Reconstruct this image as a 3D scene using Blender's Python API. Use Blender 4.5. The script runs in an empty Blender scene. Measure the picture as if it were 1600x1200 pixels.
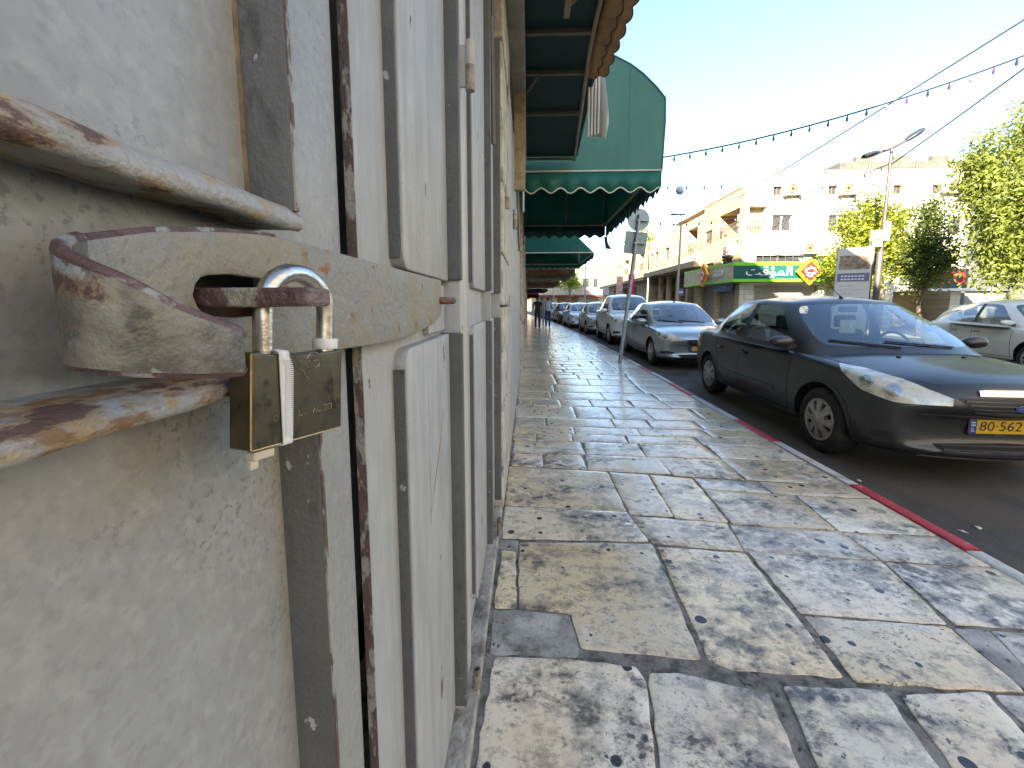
import bpy, bmesh, math, random
from mathutils import Vector, Matrix
from mathutils.bvhtree import BVHTree
R = math.radians
S = bpy.context.scene
COL = S.collection
rnd = random.Random(11)

# ------------------------------------------------------------------ camera, sky, sun, exposure
cam = bpy.data.cameras.new('camera'); cam.lens = 14.4; cam.sensor_width = 36; cam.shift_y = -0.0325
cam.clip_start = 0.01; cam.clip_end = 3000
co = bpy.data.objects.new('camera', cam); COL.objects.link(co)
co.location = (0, 0, 1.31); co.rotation_euler = (R(90 - 6.507), 0, R(2.2226))
S.camera = co
SUN_DIR = Vector((0.46, 0.77, -0.44)).normalized()          # direction the light travels
w = bpy.data.worlds.new('World'); S.world = w; w.use_nodes = True
nt = w.node_tree; bg = nt.nodes['Background']
sky = nt.nodes.new('ShaderNodeTexSky'); sky.sky_type = 'NISHITA'; sky.sun_disc = False
sky.sun_elevation = math.asin(-SUN_DIR.z); sky.sun_rotation = math.atan2(-SUN_DIR.x, -SUN_DIR.y)
sky.air_density = 1.0; sky.dust_density = .5; sky.ozone_density = 2.4
nt.links.new(sky.outputs[0], bg.inputs[0]); bg.inputs[1].default_value = 0.098
sl = bpy.data.lights.new('sun', 'SUN'); sl.energy = 5.0; sl.angle = R(0.55); sl.color = (1, .90, .76)
so = bpy.data.objects.new('sun', sl); COL.objects.link(so); so.location = (-20, -40, 30)
so.rotation_euler = SUN_DIR.to_track_quat('-Z', 'Y').to_euler()
S.view_settings.view_transform = 'Standard'; S.view_settings.look = 'None'
S.view_settings.gamma = 1; S.view_settings.use_curve_mapping = False
S.view_settings.exposure = 2.6
S.view_settings.use_white_balance = True; S.view_settings.white_balance_temperature = 6750; S.view_settings.white_balance_tint = 10
S.cycles.max_bounces = 5; S.cycles.diffuse_bounces = 3; S.cycles.glossy_bounces = 3; S.cycles.transmission_bounces = 3; S.cycles.transparent_max_bounces = 8
S.cycles.caustics_reflective = False; S.cycles.caustics_refractive = False

# ------------------------------------------------------------------ materials
MATS = {}
def mat(name, base, rough=.6, metal=0., spec=.5, var=.1, vscale=6., bump=0., bscale=80., layers=(), rand=0., coat=0., off=0., transl=0.):
    """layers: (colour, scale, lo, hi, stretch xyz, opacity, rough or None) painted on by noise"""
    if name in MATS: return MATS[name]
    m = bpy.data.materials.new(name); m.use_nodes = True; MATS[name] = m
    t = m.node_tree; N = t.nodes; L = t.links
    b = N['Principled BSDF']; b.inputs['Roughness'].default_value = rough; b.inputs['Metallic'].default_value = metal
    b.inputs['Specular IOR Level'].default_value = spec
    if coat: b.inputs['Coat Weight'].default_value = coat; b.inputs['Coat Roughness'].default_value = .06
    tc = N.new('ShaderNodeTexCoord'); vec = tc.outputs['Object']
    oi = None
    if rand or off:
        oi = N.new('ShaderNodeObjectInfo')
    if off:
        va = N.new('ShaderNodeVectorMath'); va.operation = 'MULTIPLY_ADD'
        cb = N.new('ShaderNodeCombineXYZ')
        for i in range(3): L.new(oi.outputs['Random'], cb.inputs[i])
        L.new(cb.outputs[0], va.inputs[0]); va.inputs[1].default_value = (off, off * .7, off * .3); L.new(vec, va.inputs[2]); vec = va.outputs[0]
    I3 = (1, 1, 1)
    def noise(scale, stretch=(1, 1, 1), detail=6, rough_=.6):
        mp = N.new('ShaderNodeMapping'); L.new(vec, mp.inputs[0]); mp.inputs['Scale'].default_value = [scale * s for s in stretch]
        n = N.new('ShaderNodeTexNoise'); n.inputs['Scale'].default_value = 1; n.inputs['Detail'].default_value = detail; n.inputs['Roughness'].default_value = rough_
        L.new(mp.outputs[0], n.inputs['Vector']); return n.outputs['Fac']
    def mrange(x, lo, hi, a=0., c=1.):
        r = N.new('ShaderNodeMapRange'); r.inputs[1].default_value = lo; r.inputs[2].default_value = hi; r.inputs[3].default_value = a; r.inputs[4].default_value = c
        L.new(x, r.inputs[0]); return r.outputs[0]
    def mix(f, a, c):
        x = N.new('ShaderNodeMix'); x.data_type = 'RGBA'
        if hasattr(f, 'links') or hasattr(f, 'is_output'): L.new(f, x.inputs[0])
        else: x.inputs[0].default_value = f
        for k, val in ((6, a), (7, c)):
            if isinstance(val, (tuple, list)): x.inputs[k].default_value = (*val[:3], 1)
            else: L.new(val, x.inputs[k])
        return x.outputs[2]
    lo = tuple(max(0, c * (1 - var)) for c in base); hi = tuple(min(1, c * (1 + var)) for c in base)
    col = mix(mrange(noise(vscale), .3, .7), lo, hi)
    if rand:
        f = mrange(oi.outputs['Random'], 0, 1, 1 - rand, 1 + rand)
        h = N.new('ShaderNodeHueSaturation'); L.new(col, h.inputs['Color']); L.new(f, h.inputs['Value']); fr_ = N.new('ShaderNodeMath'); fr_.operation = 'MULTIPLY'; L.new(oi.outputs['Random'], fr_.inputs[0]); fr_.inputs[1].default_value = 7.31; fc_ = N.new('ShaderNodeMath'); fc_.operation = 'FRACT'; L.new(fr_.outputs[0], fc_.inputs[0]); L.new(mrange(fc_.outputs[0], 0, 1, .7, 1.15), h.inputs['Saturation']); col = h.outputs[0]
    rg = None
    for ly in layers:
        c, sc, l0, h0, st, op, rr = ly[:7]; ex = ly[7] if len(ly) > 7 else {}
        keep = vec
        if ex.get('world'): vec = tc.outputs['Object']
        msk = mrange(noise(sc, st, ex.get('det', 6), ex.get('dr', .6)), l0, h0, 0, op)
        def mulm(a_, b_):
            z_ = N.new('ShaderNodeMath'); z_.operation = 'MULTIPLY'; L.new(a_, z_.inputs[0]); L.new(b_, z_.inputs[1]); return z_.outputs[0]
        if 'mod' in ex: msk = mulm(msk, mrange(noise(ex['mod'][0], ex['mod'][3] if len(ex['mod']) > 3 else I3, 3), ex['mod'][1], ex['mod'][2]))
        if 'grad' in ex:
            sx = N.new('ShaderNodeSeparateXYZ'); L.new(tc.outputs['Object'], sx.inputs[0]); msk = mulm(msk, mrange(sx.outputs[ex['grad'][0]], ex['grad'][1], ex['grad'][2], ex['grad'][3], ex['grad'][4]))
        vec = keep
        col = mix(msk, col, c)
        if rr is not None:
            if rg is None:
                v = N.new('ShaderNodeValue'); v.outputs[0].default_value = rough; rg = v.outputs[0]
            x = N.new('ShaderNodeMix'); L.new(msk, x.inputs[0]); L.new(rg, x.inputs[2]); x.inputs[3].default_value = rr; rg = x.outputs[0]
    L.new(col, b.inputs['Base Color'])
    if rg is not None: L.new(rg, b.inputs['Roughness'])
    if bump:
        bp = N.new('ShaderNodeBump'); bp.inputs['Strength'].default_value = bump; bp.inputs['Distance'].default_value = .01
        L.new(noise(bscale, detail=4), bp.inputs['Height']); L.new(bp.outputs[0], b.inputs['Normal'])
    if transl:
        tr = N.new('ShaderNodeBsdfTranslucent'); L.new(col, tr.inputs[0])
        ms = N.new('ShaderNodeMixShader'); ms.inputs[0].default_value = transl
        L.new(b.outputs[0], ms.inputs[1]); L.new(tr.outputs[0], ms.inputs[2]); L.new(ms.outputs[0], N['Material Output'].inputs[0])
    return m

def glass_mat(name, tint=(.55, .62, .6), op=.25, refl=.04):
    if name in MATS: return MATS[name]
    m = bpy.data.materials.new(name); m.use_nodes = True; MATS[name] = m
    t = m.node_tree; N = t.nodes; L = t.links
    for n in list(N):
        if n.type == 'BSDF_PRINCIPLED': N.remove(n)
    tr = N.new('ShaderNodeBsdfTransparent'); tr.inputs[0].default_value = (*tint, 1)
    gl = N.new('ShaderNodeBsdfGlossy'); gl.inputs['Roughness'].default_value = .03
    df = N.new('ShaderNodeBsdfDiffuse'); df.inputs[0].default_value = (.12, .13, .14, 1)
    fr = N.new('ShaderNodeLayerWeight'); fr.inputs[0].default_value = .5; pw = N.new('ShaderNodeMath'); pw.operation = 'POWER'; L.new(fr.outputs['Facing'], pw.inputs[0]); pw.inputs[1].default_value = 4.0
    ma = N.new('ShaderNodeMath'); ma.operation = 'ADD'; ma.use_clamp = True; L.new(pw.outputs[0], ma.inputs[0]); ma.inputs[1].default_value = refl
    m0 = N.new('ShaderNodeMixShader'); m0.inputs[0].default_value = op; L.new(tr.outputs[0], m0.inputs[1]); L.new(df.outputs[0], m0.inputs[2])
    m1 = N.new('ShaderNodeMixShader'); L.new(ma.outputs[0], m1.inputs[0]); L.new(m0.outputs[0], m1.inputs[1]); L.new(gl.outputs[0], m1.inputs[2])
    L.new(m1.outputs[0], N['Material Output'].inputs[0]); return m

RUST = (.16, .062, .028); PRIMER = (.105, .058, .052); OCHRE = (.36, .25, .12)
I3 = (1, 1, 1)
def door_paint(name, base, chips=.0, **k):
    return mat(name, base, rough=.5, spec=.35, var=.08, vscale=9, bump=.25, bscale=110, layers=(
        (tuple(c * .72 for c in base), 3.2, .45, .75, (1, 6, .7), .75, .62),
        ((.30, .285, .25), 12, .50, .72, (1, 1, .22), .6, None), ((.52, .52, .50), 30, .55, .7, (1, 1, .2), .5, None), ((.28, .15, .06), 16, .64, .74, (1, 1, .16), .75, .8),
        ((.19, .185, .18), 150, .66, .72, (1, 1, .8), .75, .5),
        (OCHRE, 7, .66 - chips, .78 - chips, (1, 1, .5), .6, .8),
        (PRIMER, 13, .68 - chips, .70 - chips, (1, 1, .6), .95, .7)), **k)

# ------------------------------------------------------------------ mesh helpers
class MB:
    def __init__(s): s.v = []; s.f = []; s.m = []
    def add(s, vs, fs, mi=0):
        o = len(s.v); s.v += [tuple(p) for p in vs]; s.f += [tuple(o + i for i in f) for f in fs]; s.m += [mi] * len(fs); return s
    def box(s, a, b, mi=0):
        x0, y0, z0 = a; x1, y1, z1 = b
        return s.add([(x0, y0, z0), (x1, y0, z0), (x1, y1, z0), (x0, y1, z0), (x0, y0, z1), (x1, y0, z1), (x1, y1, z1), (x0, y1, z1)],
                     [(0, 3, 2, 1), (4, 5, 6, 7), (0, 1, 5, 4), (1, 2, 6, 5), (2, 3, 7, 6), (3, 0, 4, 7)], mi)
    def obox(s, c, size, M=None, mi=0):
        M = M or Matrix.Identity(3); c = Vector(c); h = [q / 2 for q in size]; vs = []
        for z in (-1, 1):
            for x, y in ((-1, -1), (1, -1), (1, 1), (-1, 1)): vs.append(c + M @ Vector((x * h[0], y * h[1], z * h[2])))
        return s.add(vs, [(0, 3, 2, 1), (4, 5, 6, 7), (0, 1, 5, 4), (1, 2, 6, 5), (2, 3, 7, 6), (3, 0, 4, 7)], mi)
    def prism(s, poly, fn, a, b, mi=0):
        n = len(poly); vs = [fn(p, q, a) for p, q in poly] + [fn(p, q, b) for p, q in poly]
        fs = [tuple(range(n))[::-1], tuple(range(n, 2 * n))] + [(i, (i + 1) % n, n + (i + 1) % n, n + i) for i in range(n)]
        return s.add(vs, fs, mi)
    def tube(s, path, r, n=8, mi=0, caps=True):
        path = [Vector(p) for p in path]; rs = r if isinstance(r, (list, tuple)) else [r] * len(path); vs = []; up = None
        for i, p in enumerate(path):
            d = (path[min(i + 1, len(path) - 1)] - path[max(i - 1, 0)]).normalized()
            if up is None:
                up = Vector((0, 0, 1)) if abs(d.z) < .9 else Vector((1, 0, 0))
            a = d.cross(up).normalized(); u = a.cross(d).normalized(); up = u
            for k in range(n):
                t = 2 * math.pi * k / n; vs.append(p + (a * math.cos(t) + u * math.sin(t)) * rs[i])
        fs = []
        for i in range(len(path) - 1):
            for k in range(n): fs.append((i * n + k, i * n + (k + 1) % n, (i + 1) * n + (k + 1) % n, (i + 1) * n + k))
        if caps: fs += [tuple(range(n))[::-1], tuple(range((len(path) - 1) * n, len(path) * n))]
        return s.add(vs, fs, mi)
    def lathe(s, prof, n=24, M=None, mi=0):
        M = M or Matrix.Identity(4); vs = []
        for r, z in prof:
            for k in range(n):
                t = 2 * math.pi * k / n; vs.append(M @ Vector((r * math.cos(t), r * math.sin(t), z)))
        fs = [(i * n + k, i * n + (k + 1) % n, (i + 1) * n + (k + 1) % n, (i + 1) * n + k) for i in range(len(prof) - 1) for k in range(n)]
        return s.add(vs, fs, mi)
    def grid(s, rows, mi=0, closed=False, skip=None):
        nr = len(rows); nc = len(rows[0]); vs = [p for r in rows for p in r]; fs = []
        for i in range(nr - 1):
            for j in range(nc if closed else nc - 1):
                if skip and skip(i, j): continue
                k = (j + 1) % nc; fs.append((i * nc + j, i * nc + k, (i + 1) * nc + k, (i + 1) * nc + j))
        return s.add(vs, fs, mi)
    def build(s, name, mats, parent=None, world=False, smooth=False, bevel=0., seg=2, sub=0, solid=0., angle=40, fixn=True):
        me = bpy.data.meshes.new(name)
        off = Vector((0, 0, 0))
        if world and parent is not None:
            q = parent
            while q is not None: off += q.location; q = q.parent
        me.from_pydata([tuple(Vector(p) - off) for p in s.v], [], s.f)
        mats = mats if isinstance(mats, (list, tuple)) else [mats]
        for m in mats: me.materials.append(m)
        if len(mats) > 1:
            for p, mi in zip(me.polygons, s.m): p.material_index = mi
        if fixn:
            bm = bmesh.new(); bm.from_mesh(me); bmesh.ops.recalc_face_normals(bm, faces=bm.faces); bm.to_mesh(me); bm.free()
        return link(name, me, parent, smooth, bevel, seg, sub, solid, angle)

def link(name, me, parent=None, smooth=False, bevel=0., seg=2, sub=0, solid=0., angle=40):
    if smooth:
        for p in me.polygons: p.use_smooth = True
        if not sub: me.set_sharp_from_angle(angle=R(angle))
    o = bpy.data.objects.new(name, me); COL.objects.link(o)
    if parent is not None: o.parent = parent
    if solid: md = o.modifiers.new('s', 'SOLIDIFY'); md.thickness = solid; md.offset = -1
    if bevel: md = o.modifiers.new('b', 'BEVEL'); md.width = bevel; md.segments = seg; md.limit_method = 'ANGLE'; md.angle_limit = R(35)
    if sub: md = o.modifiers.new('u', 'SUBSURF'); md.levels = sub; md.render_levels = sub
    return o

def tag(o, label, cat, group=None):
    o['label'] = label; o['category'] = cat
    if group: o['group'] = group
    return o
def structure(o): o['kind'] = 'structure'; return o
def thing(name, label, cat, loc=(0, 0, 0), rotz=0., group=None):
    o = bpy.data.objects.new(name, None); COL.objects.link(o); o.location = loc; o.rotation_euler = (0, 0, rotz); o.empty_display_size = .2
    return tag(o, label, cat, group)
def box_part(name, a, b, m, parent=None, bevel=0., world=True):
    return MB().box(a, b).build(name, m, parent, world=world, bevel=bevel)
def copy_tree(o, parent=None):
    c = o.copy(); COL.objects.link(c); c.parent = parent
    for ch in list(o.children): copy_tree(ch, c)
    return c
def eval_mesh(o):
    dg = bpy.context.evaluated_depsgraph_get(); dg.update()
    return bpy.data.meshes.new_from_object(o.evaluated_get(dg))
def text_mesh(body, size, depth=.002, shear=0., font_spacing=1.):
    c = bpy.data.curves.new('t', 'FONT'); c.body = body; c.size = size; c.extrude = depth; c.align_x = 'CENTER'; c.align_y = 'CENTER'; c.shear = shear
    c.space_character = font_spacing; c.resolution_u = 3
    o = bpy.data.objects.new('t', c); COL.objects.link(o); me = eval_mesh(o); bpy.data.objects.remove(o); bpy.data.curves.remove(c); return me
def text(name, body, size, loc, M, m, parent=None, depth=.002, shear=0., sp=1., bold=0., width=None):
    me = text_mesh(body, size, depth, shear, sp)
    xs = [v.co.x for v in me.vertices]
    if width and xs:
        k = width / (max(xs) - min(xs)); mid = (max(xs) + min(xs)) / 2
        for v in me.vertices: v.co.x = (v.co.x - mid) * k
    off = Vector((0, 0, 0)); q = parent
    me.materials.clear(); me.materials.append(m)
    o = link(name, me, parent); o.matrix_local = Matrix.Translation(loc) @ M.to_4x4(); return o
FACE_NY = Matrix(((1, 0, 0), (0, 0, -1), (0, 1, 0)))       # text facing -Y
FACE_NX = Matrix(((0, 0, -1), (-1, 0, 0), (0, 1, 0)))      # text facing -X
FACE_PX = Matrix(((0, 0, 1), (1, 0, 0), (0, 1, 0)))        # text facing +X

def kerb_shift(y): return -.0012 * max(0, y - 8) ** 2

# ================================================================== GROUND
asphalt = mat('asphalt', (.055, .048, .041), rough=.8, var=.25, vscale=3, bump=.5, bscale=160, layers=(
    ((.11, .08, .052), 1.1, .42, .7, (1, .5, 1), .8, .9), ((.018, .017, .016), 2.3, .52, .66, (1, .5, 1), .85, .45), ((.17, .145, .115), 130, .56, .66, I3, .6, None), ((.20, .16, .11), 5, .48, .7, (1, .2, 1), .6, .9, dict(grad=(0, 2.42, 2.85, 1, 0)))))
mortar = mat('mortar', (.21, .195, .17), rough=.8, var=.35, vscale=14, bump=.8, bscale=90, layers=(((.05, .048, .045), 16, .48, .62, I3, .85, None), ((.34, .32, .28), 6, .54, .66, I3, .7, None), ((.025, .025, .028), 30, .62, .66, I3, .9, None)))
def stone_mat(name, base, rough):
    m = mat(name, base, rough=rough, spec=.5, var=.12, vscale=3.0, bump=.05, bscale=22, rand=.15, off=40., layers=(
        ((.60, .40, .17), 1.5, .46, .72, I3, .6, None),
        ((.80, .755, .66), 2.2, .52, .72, I3, .65, None),
        ((.44, .36, .26), 9, .52, .70, I3, .45, None),
        ((.085, .08, .076), 1.7, .47, .59, (1, 1.4, 1), .9, .4, dict(world=True, dr=.78, det=10, mod=(13, .38, .52), grad=(1, 2.5, 7, 1.0, .3))),
        ((.055, .052, .052), 4.2, .525, .61, (1, 1.6, 1), .9, .45, dict(dr=.8, det=10, mod=(26, .40, .52), grad=(1, 3, 9, 1, .3))),
        ((.13, .12, .11), 24, .55, .62, (1, 1.4, 1), .75, .45, dict(dr=.75, mod=(2.4, .40, .58), grad=(1, 3, 8, 1, .4))),
        ((.05, .048, .05), 62, .60, .64, I3, .85, .6, dict(mod=(3.1, .44, .60))),
        ((.05, .05, .052), 30, .665, .69, I3, .85, .5, dict(det=3, dr=.5, mod=(2.0, .45, .6)))))
    t = m.node_tree; N = t.nodes; L = t.links; b = N['Principled BSDF']
    tc = N.new('ShaderNodeTexCoord'); vo = N.new('ShaderNodeTexVoronoi'); vo.inputs['Scale'].default_value = 11.0; vo.inputs['Randomness'].default_value = 1
    L.new(tc.outputs['Object'], vo.inputs['Vector'])
    sp = N.new('ShaderNodeSeparateColor'); L.new(vo.outputs['Color'], sp.inputs[0])
    th = N.new('ShaderNodeMapRange'); th.inputs[1].default_value = .35; th.inputs[2].default_value = 1; th.inputs[3].default_value = .05; th.inputs[4].default_value = .35
    L.new(sp.outputs[0], th.inputs[0])
    n2 = N.new('ShaderNodeTexNoise'); n2.inputs['Scale'].default_value = 22; L.new(tc.outputs['Object'], n2.inputs['Vector'])
    ad = N.new('ShaderNodeMath'); ad.operation = 'MULTIPLY_ADD'; L.new(n2.outputs['Fac'], ad.inputs[0]); ad.inputs[1].default_value = .16; L.new(vo.outputs['Distance'], ad.inputs[2])
    lt = N.new('ShaderNodeMath'); lt.operation = 'SUBTRACT'; L.new(th.outputs[0], lt.inputs[0]); L.new(ad.outputs[0], lt.inputs[1])
    mr = N.new('ShaderNodeMapRange'); mr.inputs[1].default_value = 0; mr.inputs[2].default_value = .035; L.new(lt.outputs[0], mr.inputs[0])
    mx = N.new('ShaderNodeMix'); mx.data_type = 'RGBA'; src = b.inputs['Base Color'].links[0].from_socket
    L.new(mr.outputs[0], mx.inputs[0]); L.new(src, mx.inputs[6]); mx.inputs[7].default_value = (.05, .046, .044, 1); L.new(mx.outputs[2], b.inputs['Base Color'])
    return m
slab_m = stone_mat('polished_limestone', (.80, .68, .47), .16)
cement_m = mat('cement_patch', (.30, .285, .25), rough=.6, var=.22, vscale=8, bump=.6, bscale=70, layers=(((.10, .098, .09), 11, .50, .66, I3, .85, None), ((.55, .52, .46), 5, .5, .62, I3, .8, None), ((.04, .04, .042), 26, .61, .65, I3, .9, None)))

ro = structure(MB().grid([[(x, y, -.12) for x in (-60, 2.0, 60, 400)] for y in (-120, 0, 60, 400)]).build('road', asphalt, fixn=False))

bed = MB(); ys = [-4 + i * 1.0 for i in range(76)]
bed.grid([[(-.6, y, -.0055), (2.36 + kerb_shift(y), y, -.0055)] for y in ys])
bed.grid([[(2.36 + kerb_shift(y), y, -.0055), (2.36 + kerb_shift(y), y, -.2)] for y in ys])
pav = structure(bed.build('pavement', mortar, fixn=False))

def slab_mesh(poly, z=0., th=.03, rough=.0045, rr=None, fine=False):
    rr = rr or rnd
    cx = sum(p[0] for p in poly) / len(poly); cy = sum(p[1] for p in poly) / len(poly)
    pts = []
    n = len(poly)
    for i in range(n):
        a = Vector(poly[i]); b = Vector(poly[(i + 1) % n]); p = Vector(poly[i - 1])
        l1 = (p - a).length; l2 = (b - a).length; c = min(.013, l1 * .2, l2 * .2)
        pts.append(a + (p - a).normalized() * c); pts.append(a + (p - a).normalized() * c * .28 + (b - a).normalized() * c * .28); pts.append(a + (b - a).normalized() * c)
        k = max(1, int(l2 / (.045 if fine else .12)))
        for q in range(1, k): pts.append(a.lerp(b, q / k) + Vector((rr.uniform(-rough, rough), rr.uniform(-rough, rough))))
    n = len(pts); c = Vector((cx, cy)); tx = rr.uniform(-.002, .002); ty = rr.uniform(-.002, .002)
    def pt(p, ins, dz):
        d = (c - p); q = p + d.normalized() * ins if d.length > ins else c
        return (q.x, q.y, z + dz + tx * (q.x - cx) * 4 + ty * (q.y - cy) * 4)
    mb = MB(); rows = [[pt(p, 0, -th) for p in pts], [pt(p, 0, -.0035) for p in pts], [pt(p, .0025, -.0008) for p in pts], [pt(p, .007, .0002) for p in pts], [pt(p, .06, .0008) for p in pts]]
    mb.grid(rows, closed=True); o = len(mb.v) - n; mb.f.append(tuple(range(o, o + n))); mb.m.append(0)
    return mb
NEAR = {
'A1':[(-0.114,1.391),(0.183,1.384),(0.394,1.365),(0.412,1.314),(0.353,0.947),(-0.15,0.925)],
'A2':[(0.439,1.338),(0.541,1.342),(0.818,1.28),(0.761,0.963),(0.37,0.948)],
'A3':[(0.887,1.306),(1.218,1.307),(1.155,0.978),(0.82,0.965)],
'A4':[(1.263,1.286),(1.558,1.311),(1.474,0.99),(1.197,0.98)],
'A5':[(1.582,1.303),(2.002,1.306),(1.911,1.007),(1.525,0.992)],
'A6':[(2.03,1.30),(2.33,1.30),(2.33,1.0),(1.94,1.0)],
'B1':[(-0.04,2.128),(0.684,2.144),(0.665,1.765),(0.644,1.412),(0.21,1.447),(0.192,1.621),(-0.03,1.646)],
'B2':[(0.706,2.115),(1.148,2.074),(1.133,1.647),(1.119,1.357),(0.757,1.371),(0.678,1.408)],
'B3':[(1.175,1.641),(1.723,1.604),(1.691,1.321),(1.153,1.338)],
'B4':[(1.875,1.587),(2.33,1.58),(2.33,1.33),(1.786,1.329)],
'B5':[(1.18,2.093),(1.818,2.035),(1.73,1.621),(1.17,1.663)],
'B6':[(1.824,2.02),(2.33,2.0),(2.33,1.60),(1.767,1.622)],
'B7':[(-0.135,2.053),(-0.059,2.044),(-0.047,1.646),(-0.14,1.641)],
'C0':[(-0.141,2.543),(0.626,2.49),(0.672,2.174),(-0.135,2.174)],
'C1':[(0.643,2.443),(1.2,2.382),(1.152,2.103),(0.695,2.156)],
'C2':[(1.216,2.361),(1.813,2.315),(1.812,2.051),(1.17,2.098)],
'C3':[(1.825,2.302),(2.33,2.28),(2.33,2.015),(1.834,2.047)],
'D0':[(-0.145,3.204),(0.622,3.106),(0.63,2.506),(-0.142,2.56)],
'D1':[(0.642,3.107),(0.929,3.07),(0.908,2.455),(0.646,2.475)],
'D2':[(0.948,3.071),(1.246,3.012),(1.218,2.40),(0.917,2.44)],
'D3':[(1.262,2.83),(1.841,2.774),(1.80,2.335),(1.235,2.376)],
'D4':[(1.861,2.765),(2.33,2.726),(2.33,2.295),(1.815,2.325)],
'D5':[(1.265,3.02),(1.70,2.98),(1.70,2.80),(1.262,2.845)], 'D6':[(1.72,2.98),(2.33,2.93),(2.33,2.745),(1.72,2.79)]}
for k, poly in NEAR.items():
    cc_ = Vector((sum(p[0] for p in poly) / len(poly), sum(p[1] for p in poly) / len(poly))); poly = [tuple(Vector(p) + (Vector(p) - cc_).normalized() * .006) for p in poly]
    slab_mesh(poly, fine=True).build('paving_slab', slab_m, pav, smooth=True, angle=25)
# mortar patches that fill broken corners
for poly in ([(-.15, 1.63), (-.03, 1.632), (.18, 1.61), (.20, 1.45), (.19, 1.40), (-.14, 1.40)], [(1.73, 1.60), (1.87, 1.60), (1.80, 1.33), (1.70, 1.325)],
             [(-.16, 2.16), (-.045, 2.15), (-.05, 2.06), (-.16, 2.06)]):
    slab_mesh(poly, z=-.002, rough=.004, fine=True).build('mortar_patch', cement_m, pav, smooth=True, angle=25)
nslab = len(NEAR); y = 3.03; rest = MB(); srnd = random.Random(5)
while y < 70:
    dep = srnd.choice((.24, .3, .34, .4, .46)) if y < 3.6 or srnd.random() < .8 else .55
    x = -.14; xr = 2.33 + kerb_shift(y)
    first = True
    while x < xr - .05:
        wd = srnd.uniform(.34, .78)
        if first and srnd.random() < .4: wd *= .6
        first = False
        x2 = min(xr, x + wd)
        if xr - x2 < .22: x2 = xr
        if y == 3.03 and x < .63: y0 = 3.2 - .09 * max(0, min(x, .6)) / .6 + .02; y0b = y0 - .05
        elif y == 3.03: y0 = 3.115 - .105 * (x - .64); y0b = 3.115 - .105 * (x2 - .64)
        else: y0 = y - .035 * x; y0b = y - .035 * x2
        g = srnd.uniform(.002, .006); j = lambda: srnd.uniform(-.012, .012)
        sk = srnd.uniform(-.03, .03)
        y1 = y + dep - .035 * x; y1b = y + dep - .035 * x2
        if y1 > y0 + .05:
            poly = [(x + g + sk, y1 - g), (x2 - g + (0 if x2 == xr else j()), y1b - g), (x2 - g, y0b + g), (x + g, y0 + g)]
            mb = slab_mesh(poly, rr=srnd, rough=.004, fine=y < 4.5)
            if nslab < 296 and y < 26:
                mb.build('paving_slab', slab_m, pav, smooth=True, angle=25); nslab += 1
            else: rest.add(mb.v, mb.f)
        x = x2
    y += dep
ro_ = rest.build('far_paving_slabs', slab_m, pav, smooth=True, angle=25); ro_['kind'] = 'stuff'
# slabs under and behind the camera (out of the frame, one simple field)
hid = MB()
for i in range(9):
    for j in range(4):
        xx = -.14 + j * .618; yy = .9 - (i + 1) * .5
        q = slab_mesh([(xx + .008, yy + .49), (xx + .61, yy + .49), (xx + .61, yy + .008), (xx + .008, yy + .008)]); hid.add(q.v, q.f)
hid.build('rear_paving_slabs', slab_m, pav, smooth=True, angle=25)['kind'] = 'stuff'

kerb_w = mat('kerb_white', (.56, .53, .47), rough=.6, var=.15, vscale=8, bump=.4, bscale=60, layers=(((.25, .23, .21), 7, .5, .65, I3, .8, None), ((.3, .06, .05), 5, .64, .7, I3, .5, None)))
kerb_r = mat('kerb_red', (.50, .035, .04), rough=.5, var=.2, vscale=8, bump=.4, bscale=60, layers=(((.5, .42, .38), 16, .63, .68, I3, .8, None), ((.12, .06, .05), 9, .6, .72, I3, .7, None)))
kb = MB(); kb.grid([[(2.34 + kerb_shift(y), y, -.16), (2.44 + kerb_shift(y), y, -.16)] for y in ys]); kerb = structure(kb.build('kerb', mortar, fixn=False))
cuts = [-4, -3.1, -2.2, -1.3, -.4, .4, 1.25, 2.15, 2.95, 3.9, 4.66, 5.9, 6.8, 7.9, 8.7]
while cuts[-1] < 70: cuts.append(cuts[-1] + (1.0 if len(cuts) % 2 else .9))
for i in range(len(cuts) - 1):
    a, b = cuts[i] + .004, cuts[i + 1] - .004; sa, sb = kerb_shift(a), kerb_shift(b); m = kerb_r if i % 2 == 1 else kerb_w
    k = MB(); e = rnd.uniform(-.006, .006)
    prof = [(2.345, -.2), (2.345, .0), (2.352, .006), (2.425, .004), (2.445, -.008), (2.452, -.03), (2.46, -.2)]
    r0 = [(x + sa, a, z + e) for x, z in prof]; r1 = [(x + (sa + sb) / 2 + rnd.uniform(-.004, .004), (a + b) / 2, z + e) for x, z in prof]; r2 = [(x + sb, b, z + e) for x, z in prof]
    k.grid([r0, r1, r2]); n = len(prof); k.f += [tuple(range(n)), tuple(range(2 * n, 3 * n))[::-1]]; k.m += [0, 0]
    k.build('kerb_stone', m, kerb, smooth=True, angle=50)

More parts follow.
